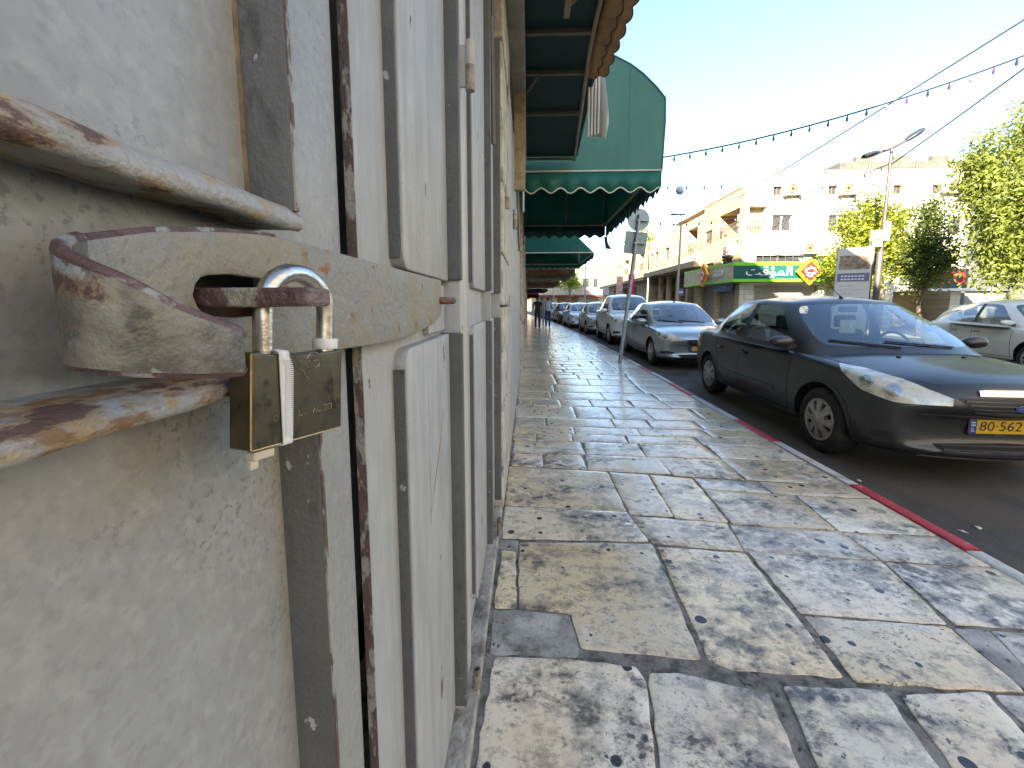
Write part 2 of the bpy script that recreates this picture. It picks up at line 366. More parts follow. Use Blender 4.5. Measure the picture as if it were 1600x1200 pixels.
# ================================================================== LEFT SIDE: SHOP WALL
stone_w = mat('wall_stone', (.50, .45, .36), rough=.85, var=.25, vscale=9, bump=.9, bscale=30, layers=(((.2, .17, .13), 8, .5, .66, I3, .7, None), ((.10, .10, .15), 5, .60, .66, (1, 1, .5), .9, None), ((.62, .60, .55), 11, .58, .7, I3, .7, None)))
plaster = mat('plaster', (.42, .40, .36), rough=.85, var=.2, vscale=3, bump=.3, bscale=40)
sw = thing('shop_building', 'tall stone building with a row of metal shop doors along the left pavement', 'building', (-.5, 0, 0))
box_part('wall', (-9, -45, -.15), (-.75, 2.475, 2.9), plaster, sw)
box_part('wall', (-.748, -45, -.15), (-.262, -.62, 2.9), plaster, sw)
box_part('lintel', (-9, -45, 2.902), (-.235, 2.475, 3.45), plaster, sw)
box_part('wall', (-9, 2.475, -.15), (-.262, 62, 3.45), plaster, sw)
box_part('upper_wall', (-9, -45, 3.452), (-.155, 62, 14.6), stone_w, sw)
# stone pier between the two shops, coursed blocks
z = 0.0
prn = random.Random(3)
while z < 3.44:
    h = min(prn.uniform(.28, .42), 3.445 - z)
    e = prn.uniform(-.006, .006)
    MB().box((-.30, 2.49, z + .006), (-.150 + e, 3.30, z + h - .004)).build('stone_block', stone_w, sw, world=True, bevel=.012, seg=2)
    z += h
thresh = mat('threshold', (.40, .36, .29), rough=.7, var=.25, vscale=10, bump=.8, bscale=40, layers=(((.12, .11, .10), 9, .48, .64, I3, .85, None), ((.55, .52, .45), 6, .52, .64, I3, .7, None)))
st = MB(); st.box((-.6, -3, -.05), (-.158, 2.48, .03)).build('threshold_step', thresh, sw, world=True, bevel=.008)
MB().box((-.6, 3.31, -.05), (-.150, 12, .05)).build('threshold_step', thresh, sw, world=True, bevel=.008)

# ------------------------------------------------------------------ NEAR DOOR LEAF (the one with the lock guard)
paint_l = door_paint('door_paint_light', (.40, .405, .395), .012)
paint_n = mat('door_paint_near', (.315, .32, .31), rough=.44, spec=.45, var=.07, vscale=14, bump=.10, bscale=160, layers=(
        ((.25, .255, .25), 4.5, .42, .72, (1, 1.3, 1), .7, .58), ((.41, .41, .40), 60, .48, .68, I3, .55, None), ((.23, .23, .225), 95, .52, .66, I3, .5, None),
        ((.42, .36, .25), 6, .58, .78, (1, 1, .7), .45, None),
        ((.17, .17, .175), 150, .55, .61, I3, .8, .45, dict(mod=(4.5, .50, .60))),
        ((.30, .20, .09), 11, .63, .76, (1, 1, .22), .6, .7), (PRIMER, 22, .71, .72, I3, .9, .7)))
paint_d = mat('door_trim_shade_grey', (.105, .105, .10), rough=.5, spec=.35, var=.12, vscale=12, bump=.3, bscale=130, layers=(
        ((.16, .16, .155), 5, .5, .72, (1, 1, .4), .7, None), ((.06, .058, .055), 40, .58, .68, (1, 1, .5), .7, None), ((.40, .39, .37), 45, .67, .69, (1, 1, .6), .9, None), (PRIMER, 16, .68, .70, (1, 1, .5), .9, .7)))  # grey darkened to carry the shade on door bar sides facing -Y
paint_rail = mat('door_rail_paint', (.33, .33, .315), rough=.45, var=.12, vscale=14, bump=.4, bscale=120, layers=(
        (OCHRE, 44, .50, .60, (1, .6, 1.3), .8, .75), ((.2, .1, .045), 38, .56, .62, (1, .55, 1.4), .85, .8), ((.28, .17, .07), 32, .53, .585, (1, .5, 1.2), .6, .8), (PRIMER, 32, .57, .60, (1, .5, 1.2), .9, .65, dict(dr=.7, det=9)), ((.2, .2, .21), 160, .64, .7, I3, .6, None)))
rust_edge = mat('rusty_edge', (.125, .085, .075), rough=.7, var=.3, vscale=40, bump=.5, bscale=200, layers=(((.38, .36, .33), 38, .50, .55, (1, 1, .35), .95, .5), ((.15, .07, .04), 30, .6, .7, I3, .8, None)))
nl = thing('door_leaf', 'near grey steel door leaf with thick rusty rails, closest to the camera', 'door', (-.247, 0, .1))
box_part('sheet', (-.255, -.6, .1), (-.247, .5425, 2.7), paint_n, nl, .0015)
for (y0, z0, z1) in ((.366, 1.392, 2.6), (.384, .2, 1.248)):
    f = MB(); n = 24; r0 = []; r1 = []
    pts = [z0 + (z1 - z0) * i / n for i in range(n + 1)]
    f.grid([[(-.249, y0, z), (-.2085, y0, z), (-.206, y0 + .0015, z), (-.2055, y0 + .0045, z), (-.208, y0 + .006, z), (-.249, y0 + .007, z)] for z in pts], closed=True)
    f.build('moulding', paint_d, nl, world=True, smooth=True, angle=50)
    box_part('worn_edge', (-.2066, y0 + .0008, z0), (-.2046, y0 + .0050, z1), rust_edge, nl)
def rail(prof, ya, yb, name, m, drop=0.):
    f = MB(); n = 30
    f.grid([[(x, ya + (yb - ya) * i / n, z + drop * (1 - i / n) + .0008 * math.sin(i * 1.7)) for x, z in prof] for i in range(n + 1)], closed=True)
    k = len(prof); o = n * k; f.f += [tuple(range(k)), tuple(range(o, o + k))[::-1]]; f.m += [0, 0]
    return f.build(name, m, nl, world=True, smooth=True, angle=60)
rail([(-.25, 1.4005), (-.228, 1.399), (-.2145, 1.3955), (-.208, 1.3905), (-.2055, 1.3835), (-.207, 1.3772), (-.2115, 1.3752), (-.218, 1.3765), (-.25, 1.3775)], -.5, .378, 'upper_rail', paint_rail)
rail([(-.25, 1.2655), (-.230, 1.264), (-.2145, 1.2605), (-.2072, 1.2560), (-.2053, 1.2510), (-.2063, 1.2467), (-.2110, 1.2450), (-.218, 1.2465), (-.25, 1.2470)], -.5, .392, 'lower_rail', paint_rail, -.004)
box_part('sealant_bead', (-.2475, .361, 1.40), (-.2455, .3655, 2.6), mat('sealant', (.24, .19, .11), rough=.8, var=.4, vscale=60), nl)
# ------------------------------------------------------------------ FAR LEAF of the same doorway and the leaves beyond
def rounded_panel(y0, y1, z0, z1, xb, xf, r=.03, corners=(1, 1, 1, 1)):
    pts = []
    for (cy, cz, a0, k) in ((y1 - r, z1 - r, 0, 0), (y0 + r, z1 - r, 90, 1), (y0 + r, z0 + r, 180, 2), (y1 - r, z0 + r, 270, 3)):
        if corners[k]:
            for s in range(6): t = R(a0 + 90 * s / 5); pts.append((cy + r * math.cos(t), cz + r * math.sin(t)))
        else:
            pts.append((y1 if k in (0, 3) else y0, z1 if k in (0, 1) else z0))
    c = ((y0 + y1) / 2, (z0 + z1) / 2); mb = MB()
    def ring(ins, x): return [(x, p + (c[0] - p) * ins / max(.01, abs(c[0] - p) + .02) if 0 else p + math.copysign(min(ins, abs(c[0] - p)), c[0] - p), q + math.copysign(min(ins, abs(c[1] - q)), c[1] - q)) for p, q in pts]
    mb.grid([ring(0, xb), ring(0, xf - .003), ring(.0015, xf - .001), ring(.004, xf)], closed=True); n = len(pts); o = len(mb.v) - n
    mb.f.append(tuple(range(o, o + n))); mb.m.append(0); return mb
def leaf(label, y0, y1, xb, xs, pan, bar=None, zc=(1.2315, 1.369), m=paint_l, name='door_leaf', strap=True):
    """xb plane of the sheet; raised panels reach xs; pan = (y range of panels); bar = (y, x front)"""
    t = thing(name, label, 'door', (xb, y0, .1), 0, 'steel leaves of the shop doors')
    box_part('sheet', (xb - .012, y0, .075), (xb, y1, 2.75), m, t, .001)
    box_part('edge_strip', (xb - .0125, y0 - .0025, .075), (xb + .0006, y0 - .0002, 2.75), rust_edge, t)
    rounded_panel(pan[0], pan[1], zc[1], 2.68, xb - .002, xs, corners=(0, 1, 1, 0)).build('raised_panel', m, t, world=True, smooth=True, angle=30)
    rounded_panel(pan[0], pan[1], .13, zc[0], xb - .002, xs, corners=(0, 1, 1, 0)).build('raised_panel', m, t, world=True, smooth=True, angle=30)
    for z0, z1 in ((zc[1] - .001, 2.66), (.15, zc[0] - .005)):
        box_part('shade_edge', (xb - .001, pan[0] - .006, z0 + .02), (xs - .006, pan[0] - .0005, z1 - .03), paint_d, t)  # strip coloured dark for the shade on the raised panel's side
    if bar:
        for z0, z1 in ((.125, 1.232), (1.372, 2.72)):
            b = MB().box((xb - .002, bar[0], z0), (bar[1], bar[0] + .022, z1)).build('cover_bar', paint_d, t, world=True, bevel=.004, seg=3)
        box_part('cover_bar', (xb - .002, bar[0] + .012, 1.232), (bar[1] - .006, bar[0] + .024, 1.372), m, t, .002)
    return t
fl = leaf('grey steel door leaf right of the padlock, behind the locking bar', .562, 1.135, -.233, -.208, (.697, 1.075), (1.078, -.174))
pin_m = mat('rusty_pin', (.17, .10, .075), rough=.5, metal=.4, var=.35, vscale=90, bump=.5, bscale=250, layers=((RUST, 60, .5, .6, I3, .8, .8),))
MB().tube([(-.225, .972, 1.318), (-.195, 1.0, 1.318), (-.183, 1.012, 1.3183), (-.1805, 1.0145, 1.3183)], [.0085, .0085, .008, .005], 12).build('pin', pin_m, fl, world=True, smooth=True)
# plate at the right end of the bar
box_part('strike_plate', (-.2335, .90, 1.243), (-.2195, 1.074, 1.356), paint_l, fl, .002)
# long scratches
scr = mat('scratch', (.26, .18, .11), rough=.8, var=.3, vscale=50)
for (a, b) in (((.84, .86), (.985, 1.05)), ((.86, .90), (.95, .99))):
    d = MB(); d.tube([(-.2078, a[0], a[1]), (-.2077, (a[0] + b[0]) / 2 + .004, (a[1] + b[1]) / 2), (-.2078, b[0], b[1])], [.0005, .0012, .0006], 4).build('scratch', scr, fl, world=True)
hinge_m = door_paint('hinge_paint', (.43, .42, .38), .05)
def hinge(y, z0, z1, x, r, t):
    MB().tube([(x, y, z0), (x, y, (z0 + z1) / 2 - .001)], r, 14).build('hinge_barrel', mat('hinge_rust', (.30, .26, .19), rough=.6, var=.3, vscale=40, bump=.5, bscale=120, layers=((PRIMER, 25, .58, .62, I3, .9, None), (RUST, 30, .6, .66, I3, .8, None))), t, world=True, smooth=True)
    MB().tube([(x, y, (z0 + z1) / 2 + .001), (x, y, z1)], r * .97, 14).build('hinge_barrel', hinge_m, t, world=True, smooth=True)
    box_part('hinge_plate', (x - r * 2.2, y - .004, z0 + .01), (x - r * .6, y + .004, z1 - .01), hinge_m, t, .001)
hinge(1.222, 1.905, 2.035, -.165, .0135, fl)
frame = thing('door_frame', 'narrow cream painted steel door post between the two doorways', 'door frame', (-.2, 1.15, .05))
box_part('post', (-.26, 1.140, .05), (-.196, 1.315, 2.85), door_paint('door_paint_cream', (.52, .50, .43), .01), frame, .003)
l2 = leaf('narrow grey steel door leaf just past the cream post', 1.335, 2.02, -.215, -.196, (1.50, 1.90), (1.905, -.168))
l3 = leaf('narrowest grey steel door leaf beside the stone pier', 2.045, 2.47, -.212, -.196, (2.12, 2.36), (2.365, -.157))
for z0 in (2.05, 2.55):
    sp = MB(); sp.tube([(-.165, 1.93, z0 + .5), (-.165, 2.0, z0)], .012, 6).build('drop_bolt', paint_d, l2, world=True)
hinge(2.735, 1.925, 2.07, -.140, .02, l3)
# short pipe sockets at the foot of the doors
for (px_, y_, z0, z1, lab) in ((-.166, 1.235, .032, .10, 'short rusty pipe socket at the foot of the nearest doors'), (-.153, 2.15, .031, .13, 'short rusty pipe socket at the foot of the stone pier')):
    sk = MB(); sk.lathe([(.0105, z0), (.0145, z0 + .001), (.0145, z1), (.0105, z1), (.0105, z0)], 20, Matrix.Translation((px_, y_, 0)))
    tag(sk.build('pipe_socket', mat('socket_metal', (.27, .24, .2), rough=.55, metal=.3, var=.3, vscale=40, layers=((RUST, 30, .55, .62, I3, .85, .8),)), smooth=True), lab, 'pipe')

# ------------------------------------------------------------------ LOCKING BAR (bent strap with slot)
bar_m = mat('bar_paint', (.255, .25, .225), rough=.5, spec=.4, var=.1, vscale=30, bump=.4, bscale=110, layers=(
        ((.29, .255, .18), 8, .45, .62, I3, .8, .7), (OCHRE, 34, .62, .72, I3, .7, .8), ((.30, .10, .03), 16, .64, .69, (1, 1, 1.4), .85, .85), ((.30, .19, .08), 19, .59, .645, (1, 1, 1.3), .55, .8), (PRIMER, 19, .63, .66, (1, 1, 1.3), .9, .6, dict(dr=.7, det=9)), ((.12, .11, .1), 130, .64, .7, I3, .6, None)))
chip_m = mat('chipped_bar_paint', (.22, .205, .165), rough=.5, spec=.4, var=.15, vscale=40, bump=.35, bscale=90, layers=(
        ((.10, .095, .08), 15, .42, .50, (1, 1, .8), .9, .4), ((.27, .275, .27), 24, .52, .54, (1, 1, .7), .95, .45), ((.24, .15, .07), 21, .50, .545, (1, 1, .9), .6, .75), ((.085, .05, .042), 21, .535, .558, (1, 1, .9), .95, .55, dict(dr=.7, det=9)), ((.05, .045, .04), 60, .6, .66, I3, .7, .5)))
lb = thing('locking_bar', 'heavy bent steel locking bar with slot and curled guard end across both door leaves', 'lock bar', (-.217, .15, 1.25))
ST = [  # x, y, ztop, zbot, slot half height
 (-.2145, 1.000, 1.3675, 1.300, 0), (-.2145, .985, 1.3675, 1.283, 0), (-.2145, .92, 1.3672, 1.2667, 0), (-.2145, .80, 1.367, 1.2575, 0), (-.2145, .70, 1.3668, 1.2525, 0), (-.2145, .58, 1.3666, 1.2535, 0),
 (-.2145, .464, 1.3667, 1.2585, 0), (-.2145, .38, 1.3668, 1.2615, 0), (-.2145, .345, 1.3662, 1.263, 0), (-.2145, .335, 1.3655, 1.2635, .008), (-.2145, .322, 1.3645, 1.264, .0145), (-.2145, .29, 1.3608, 1.2655, .0155),
 (-.2145, .268, 1.3577, 1.267, .0135), (-.2145, .2605, 1.3563, 1.268, .0115), (-.2145, .2555, 1.3555, 1.2685, .0065), (-.2145, .2530, 1.355, 1.269, 0), (-.2145, .232, 1.3515, 1.272, 0),
 (-.2120, .205, 1.3445, 1.2765, 0), (-.203, .178, 1.3375, 1.2815, 0), (-.190, .163, 1.331, 1.285, 0), (-.176, .158, 1.3250, 1.2845, 0), (-.164, .163, 1.3180, 1.282, 0), (-.156, .174, 1.3085, 1.2795, 0), (-.151, .1875, 1.3015, 1.277, 0), (-.1480, .2020, 1.2957, 1.2755, 0), (-.1474, .2040, 1.2925, 1.2775, 0)]
def cat_rom(p0, p1, p2, p3, t): return tuple(.5 * (2 * b + (c - a) * t + (2 * a - 5 * b + 4 * c - d) * t * t + (3 * b - a - 3 * c + d) * t ** 3) for a, b, c, d in zip(p0, p1, p2, p3))
fine = ST[:16]
for i_ in range(16, len(ST) - 1):
    for q_ in range(4): fine.append(cat_rom(ST[i_ - 1], ST[i_], ST[i_ + 1], ST[min(i_ + 2, len(ST) - 1)], q_ / 4))
fine.append(ST[-1]); ST = [f_[:4] + ((f_[4],) if i_ < 16 else (0,)) for i_, f_ in enumerate(fine)]
def bar_rows(st):
    rows = []
    for x, y, zt, zb, sh in st:
        zc = 1.3155 if .24 < y < .36 and x < -.2 else (zt + zb) / 2
        hh = sh
        rows.append([(x, y, zb), (x, y, zb + (zc - hh - zb) * .5), (x, y, zc - hh), (x, y, zc + hh), (x, y, zc + hh + (zt - zc - hh) * .5), (x, y, zt)])
    return rows
rows = bar_rows(ST)
slot = lambda i, j: j == 2 and ((ST[i][4] > 0) or (ST[i + 1][4] > 0)) and (ST[i][4] > 0 and ST[i + 1][4] > 0 or True)
def bar_piece(i0, i1, name, m):
    g = MB(); rr = rows[i0:i1 + 1]
    g.grid(rr, skip=lambda i, j: j == 2 and (ST[i0 + i][4] > 0 or ST[i0 + i + 1][4] > 0))
    me = bpy.data.meshes.new(name); off = Vector(lb.location)
    me.from_pydata([tuple(Vector(p) - off) for p in g.v], [], g.f)
    bm = bmesh.new(); bm.from_mesh(me); bmesh.ops.remove_doubles(bm, verts=bm.verts, dist=.00005)
    bmesh.ops.recalc_face_normals(bm, faces=bm.faces)
    f0 = min(bm.faces, key=lambda f: f.calc_center_median().x)
    if f0.normal.x > 0 and f0.calc_center_median().x < -.2 - off.x + 0: pass
    bm.to_mesh(me); bm.free(); me.materials.append(m)
    o = link(name, me, lb, smooth=True, angle=30)
    md = o.modifiers.new('s', 'SOLIDIFY'); md.thickness = .0065; md.offset = 0
    md = o.modifiers.new('b', 'BEVEL'); md.width = .0013; md.segments = 2; md.limit_method = 'ANGLE'; md.angle_limit = R(40)
    return o
bar_piece(0, 23, 'strap', bar_m); bar_piece(23, len(ST) - 1, 'curled_guard', chip_m)
rim = mat('worn_primer_edge', (.115, .066, .062), rough=.5, var=.25, vscale=60, bump=.4, bscale=150, layers=(((.30, .295, .28), 38, .56, .6, I3, .9, .5),))
g = MB(); g.tube([(x, y, zt + .0004) for x, y, zt, zb, s in ST[23:]], .0033, 8).build('worn_edge', rim, lb, world=True, smooth=True)
g = MB(); g.tube([(x, y, zt - .0003) for x, y, zt, zb, s in ST[8:24]], .0030, 6).build('worn_edge', rim, lb, world=True, smooth=True)
g = MB(); g.tube([(x, y, zb) for x, y, zt, zb, s in ST[23:]], .0026, 6).build('worn_edge', rim, lb, world=True, smooth=True)
# staple tongue that comes out through the slot
box_part('slot_shade_plate', (-.2466, .245, 1.285), (-.2445, .36, 1.345), mat('slot_shade_rust', (.05, .03, .02), rough=.9, var=.4, vscale=60), nl)  # dark rusty plate added behind the slot to paint the shade inside
tg = thing('hasp_staple', 'flat brown steel tongue poking out through the slot of the locking bar', 'staple', (-.25, .273, 1.315))
q = MB(); q.add([(-.252, .264, 1.307), (-.252, .284, 1.307), (-.252, .284, 1.3205), (-.252, .264, 1.3205), (-.142, .263, 1.3085), (-.138, .285, 1.3085), (-.138, .285, 1.3205), (-.142, .263, 1.321)],
                [(0, 3, 2, 1), (4, 5, 6, 7), (0, 1, 5, 4), (1, 2, 6, 5), (2, 3, 7, 6), (3, 0, 4, 7)])
q.build('tongue', mat('tongue_metal', (.17, .12, .11), rough=.5, metal=.2, var=.25, vscale=50, bump=.5, bscale=120, layers=((PRIMER, 22, .45, .5, I3, .8, .5), ((.36, .33, .26), 24, .58, .62, I3, .8, .7))), tg, world=True, bevel=.0022)

# ------------------------------------------------------------------ PADLOCK
N0 = Vector((-.1815, .260, 0)); ua = Vector((.0245, .078, 0)).normalized(); nn = Vector((ua.y, -ua.x, 0)); up = Vector((0, 0, 1))
tilt = R(-4.5); u_ = ua * math.cos(tilt) + up * math.sin(tilt); w_ = up * math.cos(tilt) - ua * math.sin(tilt)
PW, PH, PT = .0825, .0665, .0205
P0 = N0 + Vector((0, 0, 1.2785))          # near front top corner
def PL(u, d, h): return P0 + u_ * u - nn * d + w_ * h     # u along width, d depth behind the front, h up
pd = thing('padlock', 'large tarnished brass padlock with steel shackle hanging from the locking bar', 'padlock', tuple(PL(PW / 2, PT / 2, -PH)))
brass = mat('tarnished_brass', (.15, .125, .088), rough=.4, metal=.85, var=.2, vscale=30, bump=.03, bscale=200, layers=(
    ((.085, .078, .062), 26, .40, .62, I3, .85, .45), ((.36, .24, .10), 20, .60, .76, I3, .7, .3), ((.045, .036, .028), 45, .54, .64, I3, .8, .55)))
b = MB(); sec = []
nseg = 12
top = []; 
outline = [(0, -PH), (PW, -PH), (PW, 0)] + [(PW * (1 - i / nseg), -.0000 - .0030 * math.sin(math.pi * i / nseg)) for i in range(1, nseg)] + [(0, 0)]
vs = [PL(u, 0, h) for u, h in outline] + [PL(u, PT, h if h < -.05 or h == 0 or True else h) for u, h in outline]
n = len(outline)
b.add(vs, [tuple(range(n)), tuple(range(n, 2 * n))[::-1]] + [(i, (i + 1) % n, n + (i + 1) % n, n + i) for i in range(n)])
b.build('body', brass, pd, world=True, bevel=.0013, seg=3, smooth=True, angle=30)
steel = mat('shackle_steel', (.56, .54, .50), rough=.3, metal=1., var=.15, vscale=60, bump=.08, bscale=150, layers=(((.36, .32, .27), 40, .5, .68, I3, .7, .45), ((.34, .22, .12), 55, .66, .74, I3, .6, .6)))
uL, uR = .0175, .0740; rm = (uR - uL) / 2; hz = .0305
path = [PL(uL, PT / 2, -.012), PL(uL, PT / 2, .0), PL(uL, PT / 2, .016), PL(uL, PT / 2, hz)] + [PL((uL + uR) / 2 - rm * math.cos(R(a)), PT / 2, hz + rm * math.sin(R(a))) for a in range(12, 180, 12)] + [PL(uR, PT / 2, hz), PL(uR, PT / 2, .014), PL(uR, PT / 2, 0), PL(uR, PT / 2, -.012)]
MB().tube(path, .0070, 20).build('shackle', steel, pd, world=True, smooth=True)
gold = mat('worn_brass_edge', (.55, .36, .13), rough=.35, metal=.9, var=.3, vscale=120)
MB().tube([PL(.0004, .0004, -.001), PL(.0004, .0004, -PH * .5), PL(.0004, .0004, -PH + .001)], .0007, 6).build('worn_edge', gold, pd, world=True, smooth=True)
MB().tube([PL(.001, .0004, -PH + .0004), PL(PW * .5, .0004, -PH + .0004), PL(PW - .001, .0004, -PH + .0004)], .0006, 6).build('worn_edge', gold, pd, world=True, smooth=True)
mark = mat('brass_engraving', (.36, .29, .18), rough=.35, metal=.9, var=.2, vscale=90)
def stroke(pts, r=.00035): MB().tube([PL(u, -.0002, -h) for u, h in pts], r, 5).build('engraved_mark', mark, pd, world=True)
def arc(cu, ch, r, a0, a1): return [(cu + r * math.cos(R(a0 + (a1 - a0) * i / 8)), ch + r * math.sin(R(a0 + (a1 - a0) * i / 8))) for i in range(9)]
stroke([(.0395, .014), (.0425, .016), (.0440, .019), (.0470, .022)], .0004)
stroke(arc(.0475, .0105, .0026, 20, 300)); stroke(arc(.0545, .0105, .0030, -140, 150)); stroke(arc(.052, .0085, .007, 200, 340))
for k, (cu, sh) in enumerate(((.0185, 0), (.0405, 1), (.0445, 0), (.0535, 2), (.0580, 1), (.0640, 3), (.0690, 3))):
    ch = .0475 - cu * .02
    if sh == 0: stroke(arc(cu, ch, .0020, 30, 330))
    elif sh == 1: stroke([(cu - .0018, ch - .0018), (cu - .0018, ch + .002), (cu + .0014, ch + .002)])
    elif sh == 2: stroke([(cu - .0016, ch + .002), (cu, ch - .002), (cu + .0016, ch + .002)])
    else: stroke([(cu - .0016, ch + .002), (cu - .0016, ch - .002), (cu + .0016, ch - .002), (cu + .0016, ch + .002), (cu - .0016, ch + .002)])
MB().tube([PL(PW * .45, PT / 2, -PH + .002), PL(PW * .45, PT / 2, -PH - .0015)], .0075, 18).build('keyway', brass, pd, world=True, smooth=True)
# cable tie looped round the lock body
plastic = mat('white_nylon', (.74, .74, .72), rough=.35, spec=.5, var=.06, vscale=30, layers=(((.55, .53, .48), 60, .55, .7, I3, .5, None),))
ct = thing('cable_tie', 'white ribbed cable tie wrapped upright around the padlock body', 'cable tie', tuple(PL(.03, 0, -PH)))
e_ = .0016; loop = []
cs = [(e_ * -1, -PH - e_), (-e_, .0008), (PT + e_, .0018), (PT + e_, -PH - e_)]
def rr_path():
    out = []; rad = .0025
    pts = [Vector((d, h)) for d, h in cs]
    for i in range(4):
        p, a, c = pts[i - 1], pts[i], pts[(i + 1) % 4]
        for s in range(5):
            t = s / 4; q0 = a + (p - a).normalized() * rad; q2 = a + (c - a).normalized() * rad
            out.append((q0 * (1 - t) ** 2 + a * 2 * t * (1 - t) + q2 * t * t))
    return out
rp = rr_path(); rows_ = []
for q in rp:
    du = .0045 * max(0, (q.y + .012)) / .012 if q.y > -.012 else 0
    rows_.append([PL(.0240 - du * 1.0, q.x, q.y), PL(.0320 - du * .9, q.x, q.y)])
rows_.append(rows_[0])
s_ = MB(); s_.grid(rows_); s_.build('strap', plastic, ct, world=True, smooth=True, solid=.0012)
rb = MB()
for i in range(38):
    h = -.006 - i * (PH - .010) / 38
    rb.obox(PL(.0280 - (.0045 * max(0, h + .012) / .012 if h > -.012 else 0), -e_ - .0008, h), (.0062, .0006, .00085), Matrix((u_, -nn, w_)).transposed())
rb.build('ribs', plastic, ct, world=True)
beige = mat('aged_nylon', (.52, .47, .36), rough=.5, var=.2, vscale=80)
hd = MB(); hd.obox(PL(.012, .006, -PH - .0048), (.016, .008, .006), Matrix((u_, -nn, w_)).transposed()); hd.obox(PL(.006, .006, -PH - .0105), (.006, .005, .007), Matrix((u_, -nn, w_)).transposed())
hd.build('tail_end', beige, ct, world=True, bevel=.001)
cl = MB(); M4 = Matrix((( u_.x, nn.x, w_.x, 0), (u_.y, nn.y, w_.y, 0), (u_.z, nn.z, w_.z, 0), (0, 0, 0, 1)))
cl.lathe([(.0074, .0006), (.0096, .0006), (.0098, .0016), (.0098, .0078), (.0094, .0088), (.0074, .0088), (.0074, .0006)], 24, Matrix.Translation(PL(uR, PT / 2, 0)) @ M4)
tag(cl.build('plastic_collar', plastic, smooth=True, angle=35), 'small white plastic ring around the right leg of the padlock shackle', 'collar')

# ================================================================== LEFT SIDE: SHOPS FURTHER ALONG
steel_g = mat('folding_door_grey', (.36, .37, .36), rough=.55, var=.15, vscale=5, bump=.3, bscale=60, layers=(((.2, .19, .17), 4, .52, .72, (1, 1, .4), .7, None), ((.5, .5, .48), 14, .6, .7, I3, .6, None), (RUST, 16, .68, .72, I3, .8, None)))
tan_post = mat('tan_post', (.33, .26, .17), rough=.7, var=.25, vscale=12, bump=.4, bscale=60, layers=(((.16, .12, .08), 8, .5, .66, I3, .7, None),))
def folding_leaf(y0, y1, x, label, ribs=6, top=3.0):
    t = thing('folding_door_leaf', label, 'door', (x, y0, .05), 0, 'folding steel leaves of the next shops')
    box_part('sheet', (x - .03, y0, .05), (x - .012, y1, top), steel_g, t)
    step = (y1 - y0) / ribs
    for k in range(ribs):
        a = y0 + k * step
        MB().prism([(x - .0125, a + step * .05), (x, a + step * .22), (x, a + step * .62), (x - .0125, a + step * .8)], lambda p, q, z: (p, q, z), .06, 1.24).build('rib', steel_g, t, world=True)
        MB().prism([(x - .0125, a + step * .05), (x, a + step * .22), (x, a + step * .62), (x - .0125, a + step * .8)], lambda p, q, z: (p, q, z), 1.38, top - .02).build('rib', steel_g, t, world=True)
    box_part('lock_rail', (x - .0122, y0 + .004, 1.242), (x + .004, y1 - .004, 1.378), paint_l, t, .003)
    return t
yy = 3.36; names = ['ribbed grey folding door leaf right after the stone pier', 'second ribbed grey folding door leaf past the stone pier', 'third ribbed grey folding door leaf past the stone pier', 'fourth ribbed grey folding door leaf past the stone pier']
for i, wd in enumerate((.85, .85, .95, .95)):
    t = folding_leaf(yy + .012, yy + wd, -.148 + i * .004, names[i]); yy += wd
    if i == 0: hinge(yy - .2, 2.02, 2.2, -.125, .02, t)
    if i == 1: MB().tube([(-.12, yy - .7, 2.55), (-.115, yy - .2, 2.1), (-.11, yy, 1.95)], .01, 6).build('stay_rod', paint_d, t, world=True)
pf = thing('shop_arcade', 'tan stone shop front with pilasters further along the left pavement', 'shop front', (-.2, 7.0, 0))
for k, (a, b) in enumerate(((7.02, 7.5), (9.6, 10.1), (12.3, 12.8), (15.2, 15.7), (18.5, 19), (22, 22.6), (26, 26.6), (31, 32), (37, 38), (44, 45.5), (53, 55))):
    box_part('pilaster', (-.3, a, -.02), (-.10 + .002 * k, b, 3.4), stone_w, pf, .01)
for k, (a, b) in enumerate(((7.52, 9.58), (10.12, 12.28), (12.82, 15.18), (15.72, 18.48), (19.02, 21.98), (22.62, 25.98), (26.62, 30.9), (32.1, 36.9), (38.1, 43.9), (45.6, 52.9))):
    o = MB(); zz = .02
    while zz < 2.8: o.box((-.2, a + .01, zz), (-.135, b - .01, zz + .17)); zz += .18
    o.build('roller_shutter', steel_g, pf, world=True)
for (a, b, z0, z1) in ((3.9, 3.96, 2.35, 3.44),):
    tag(MB().box((-.13, a, z0), (-.03, b, z1)).build('awning_post', tan_post, bevel=.004), 'short brown upright carrying the nearest dark awning', 'post')

# ------------------------------------------------------------------ AWNINGS
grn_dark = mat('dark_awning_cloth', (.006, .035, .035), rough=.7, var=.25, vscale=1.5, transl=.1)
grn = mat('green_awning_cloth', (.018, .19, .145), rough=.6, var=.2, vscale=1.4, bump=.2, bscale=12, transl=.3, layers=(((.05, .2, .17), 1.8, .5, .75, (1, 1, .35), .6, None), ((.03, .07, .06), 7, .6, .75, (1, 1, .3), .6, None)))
grn_side = mat('skylit_green_awning_cloth', (.06, .215, .175), rough=.6, var=.12, vscale=1.2, bump=.2, bscale=12, transl=.15, layers=(((.10, .28, .235), 1.6, .5, .75, (1, 1, .35), .6, None), ((.05, .15, .12), 7, .62, .78, (1, 1, .4), .5, None)))  # lighter copy of the green, skylight on the near side panel put into the colour
piping = mat('cream_piping', (.72, .68, .56), rough=.6, var=.1)
frame_m = mat('awning_frame', (.26, .21, .15), rough=.6, metal=.2, var=.2, vscale=6)
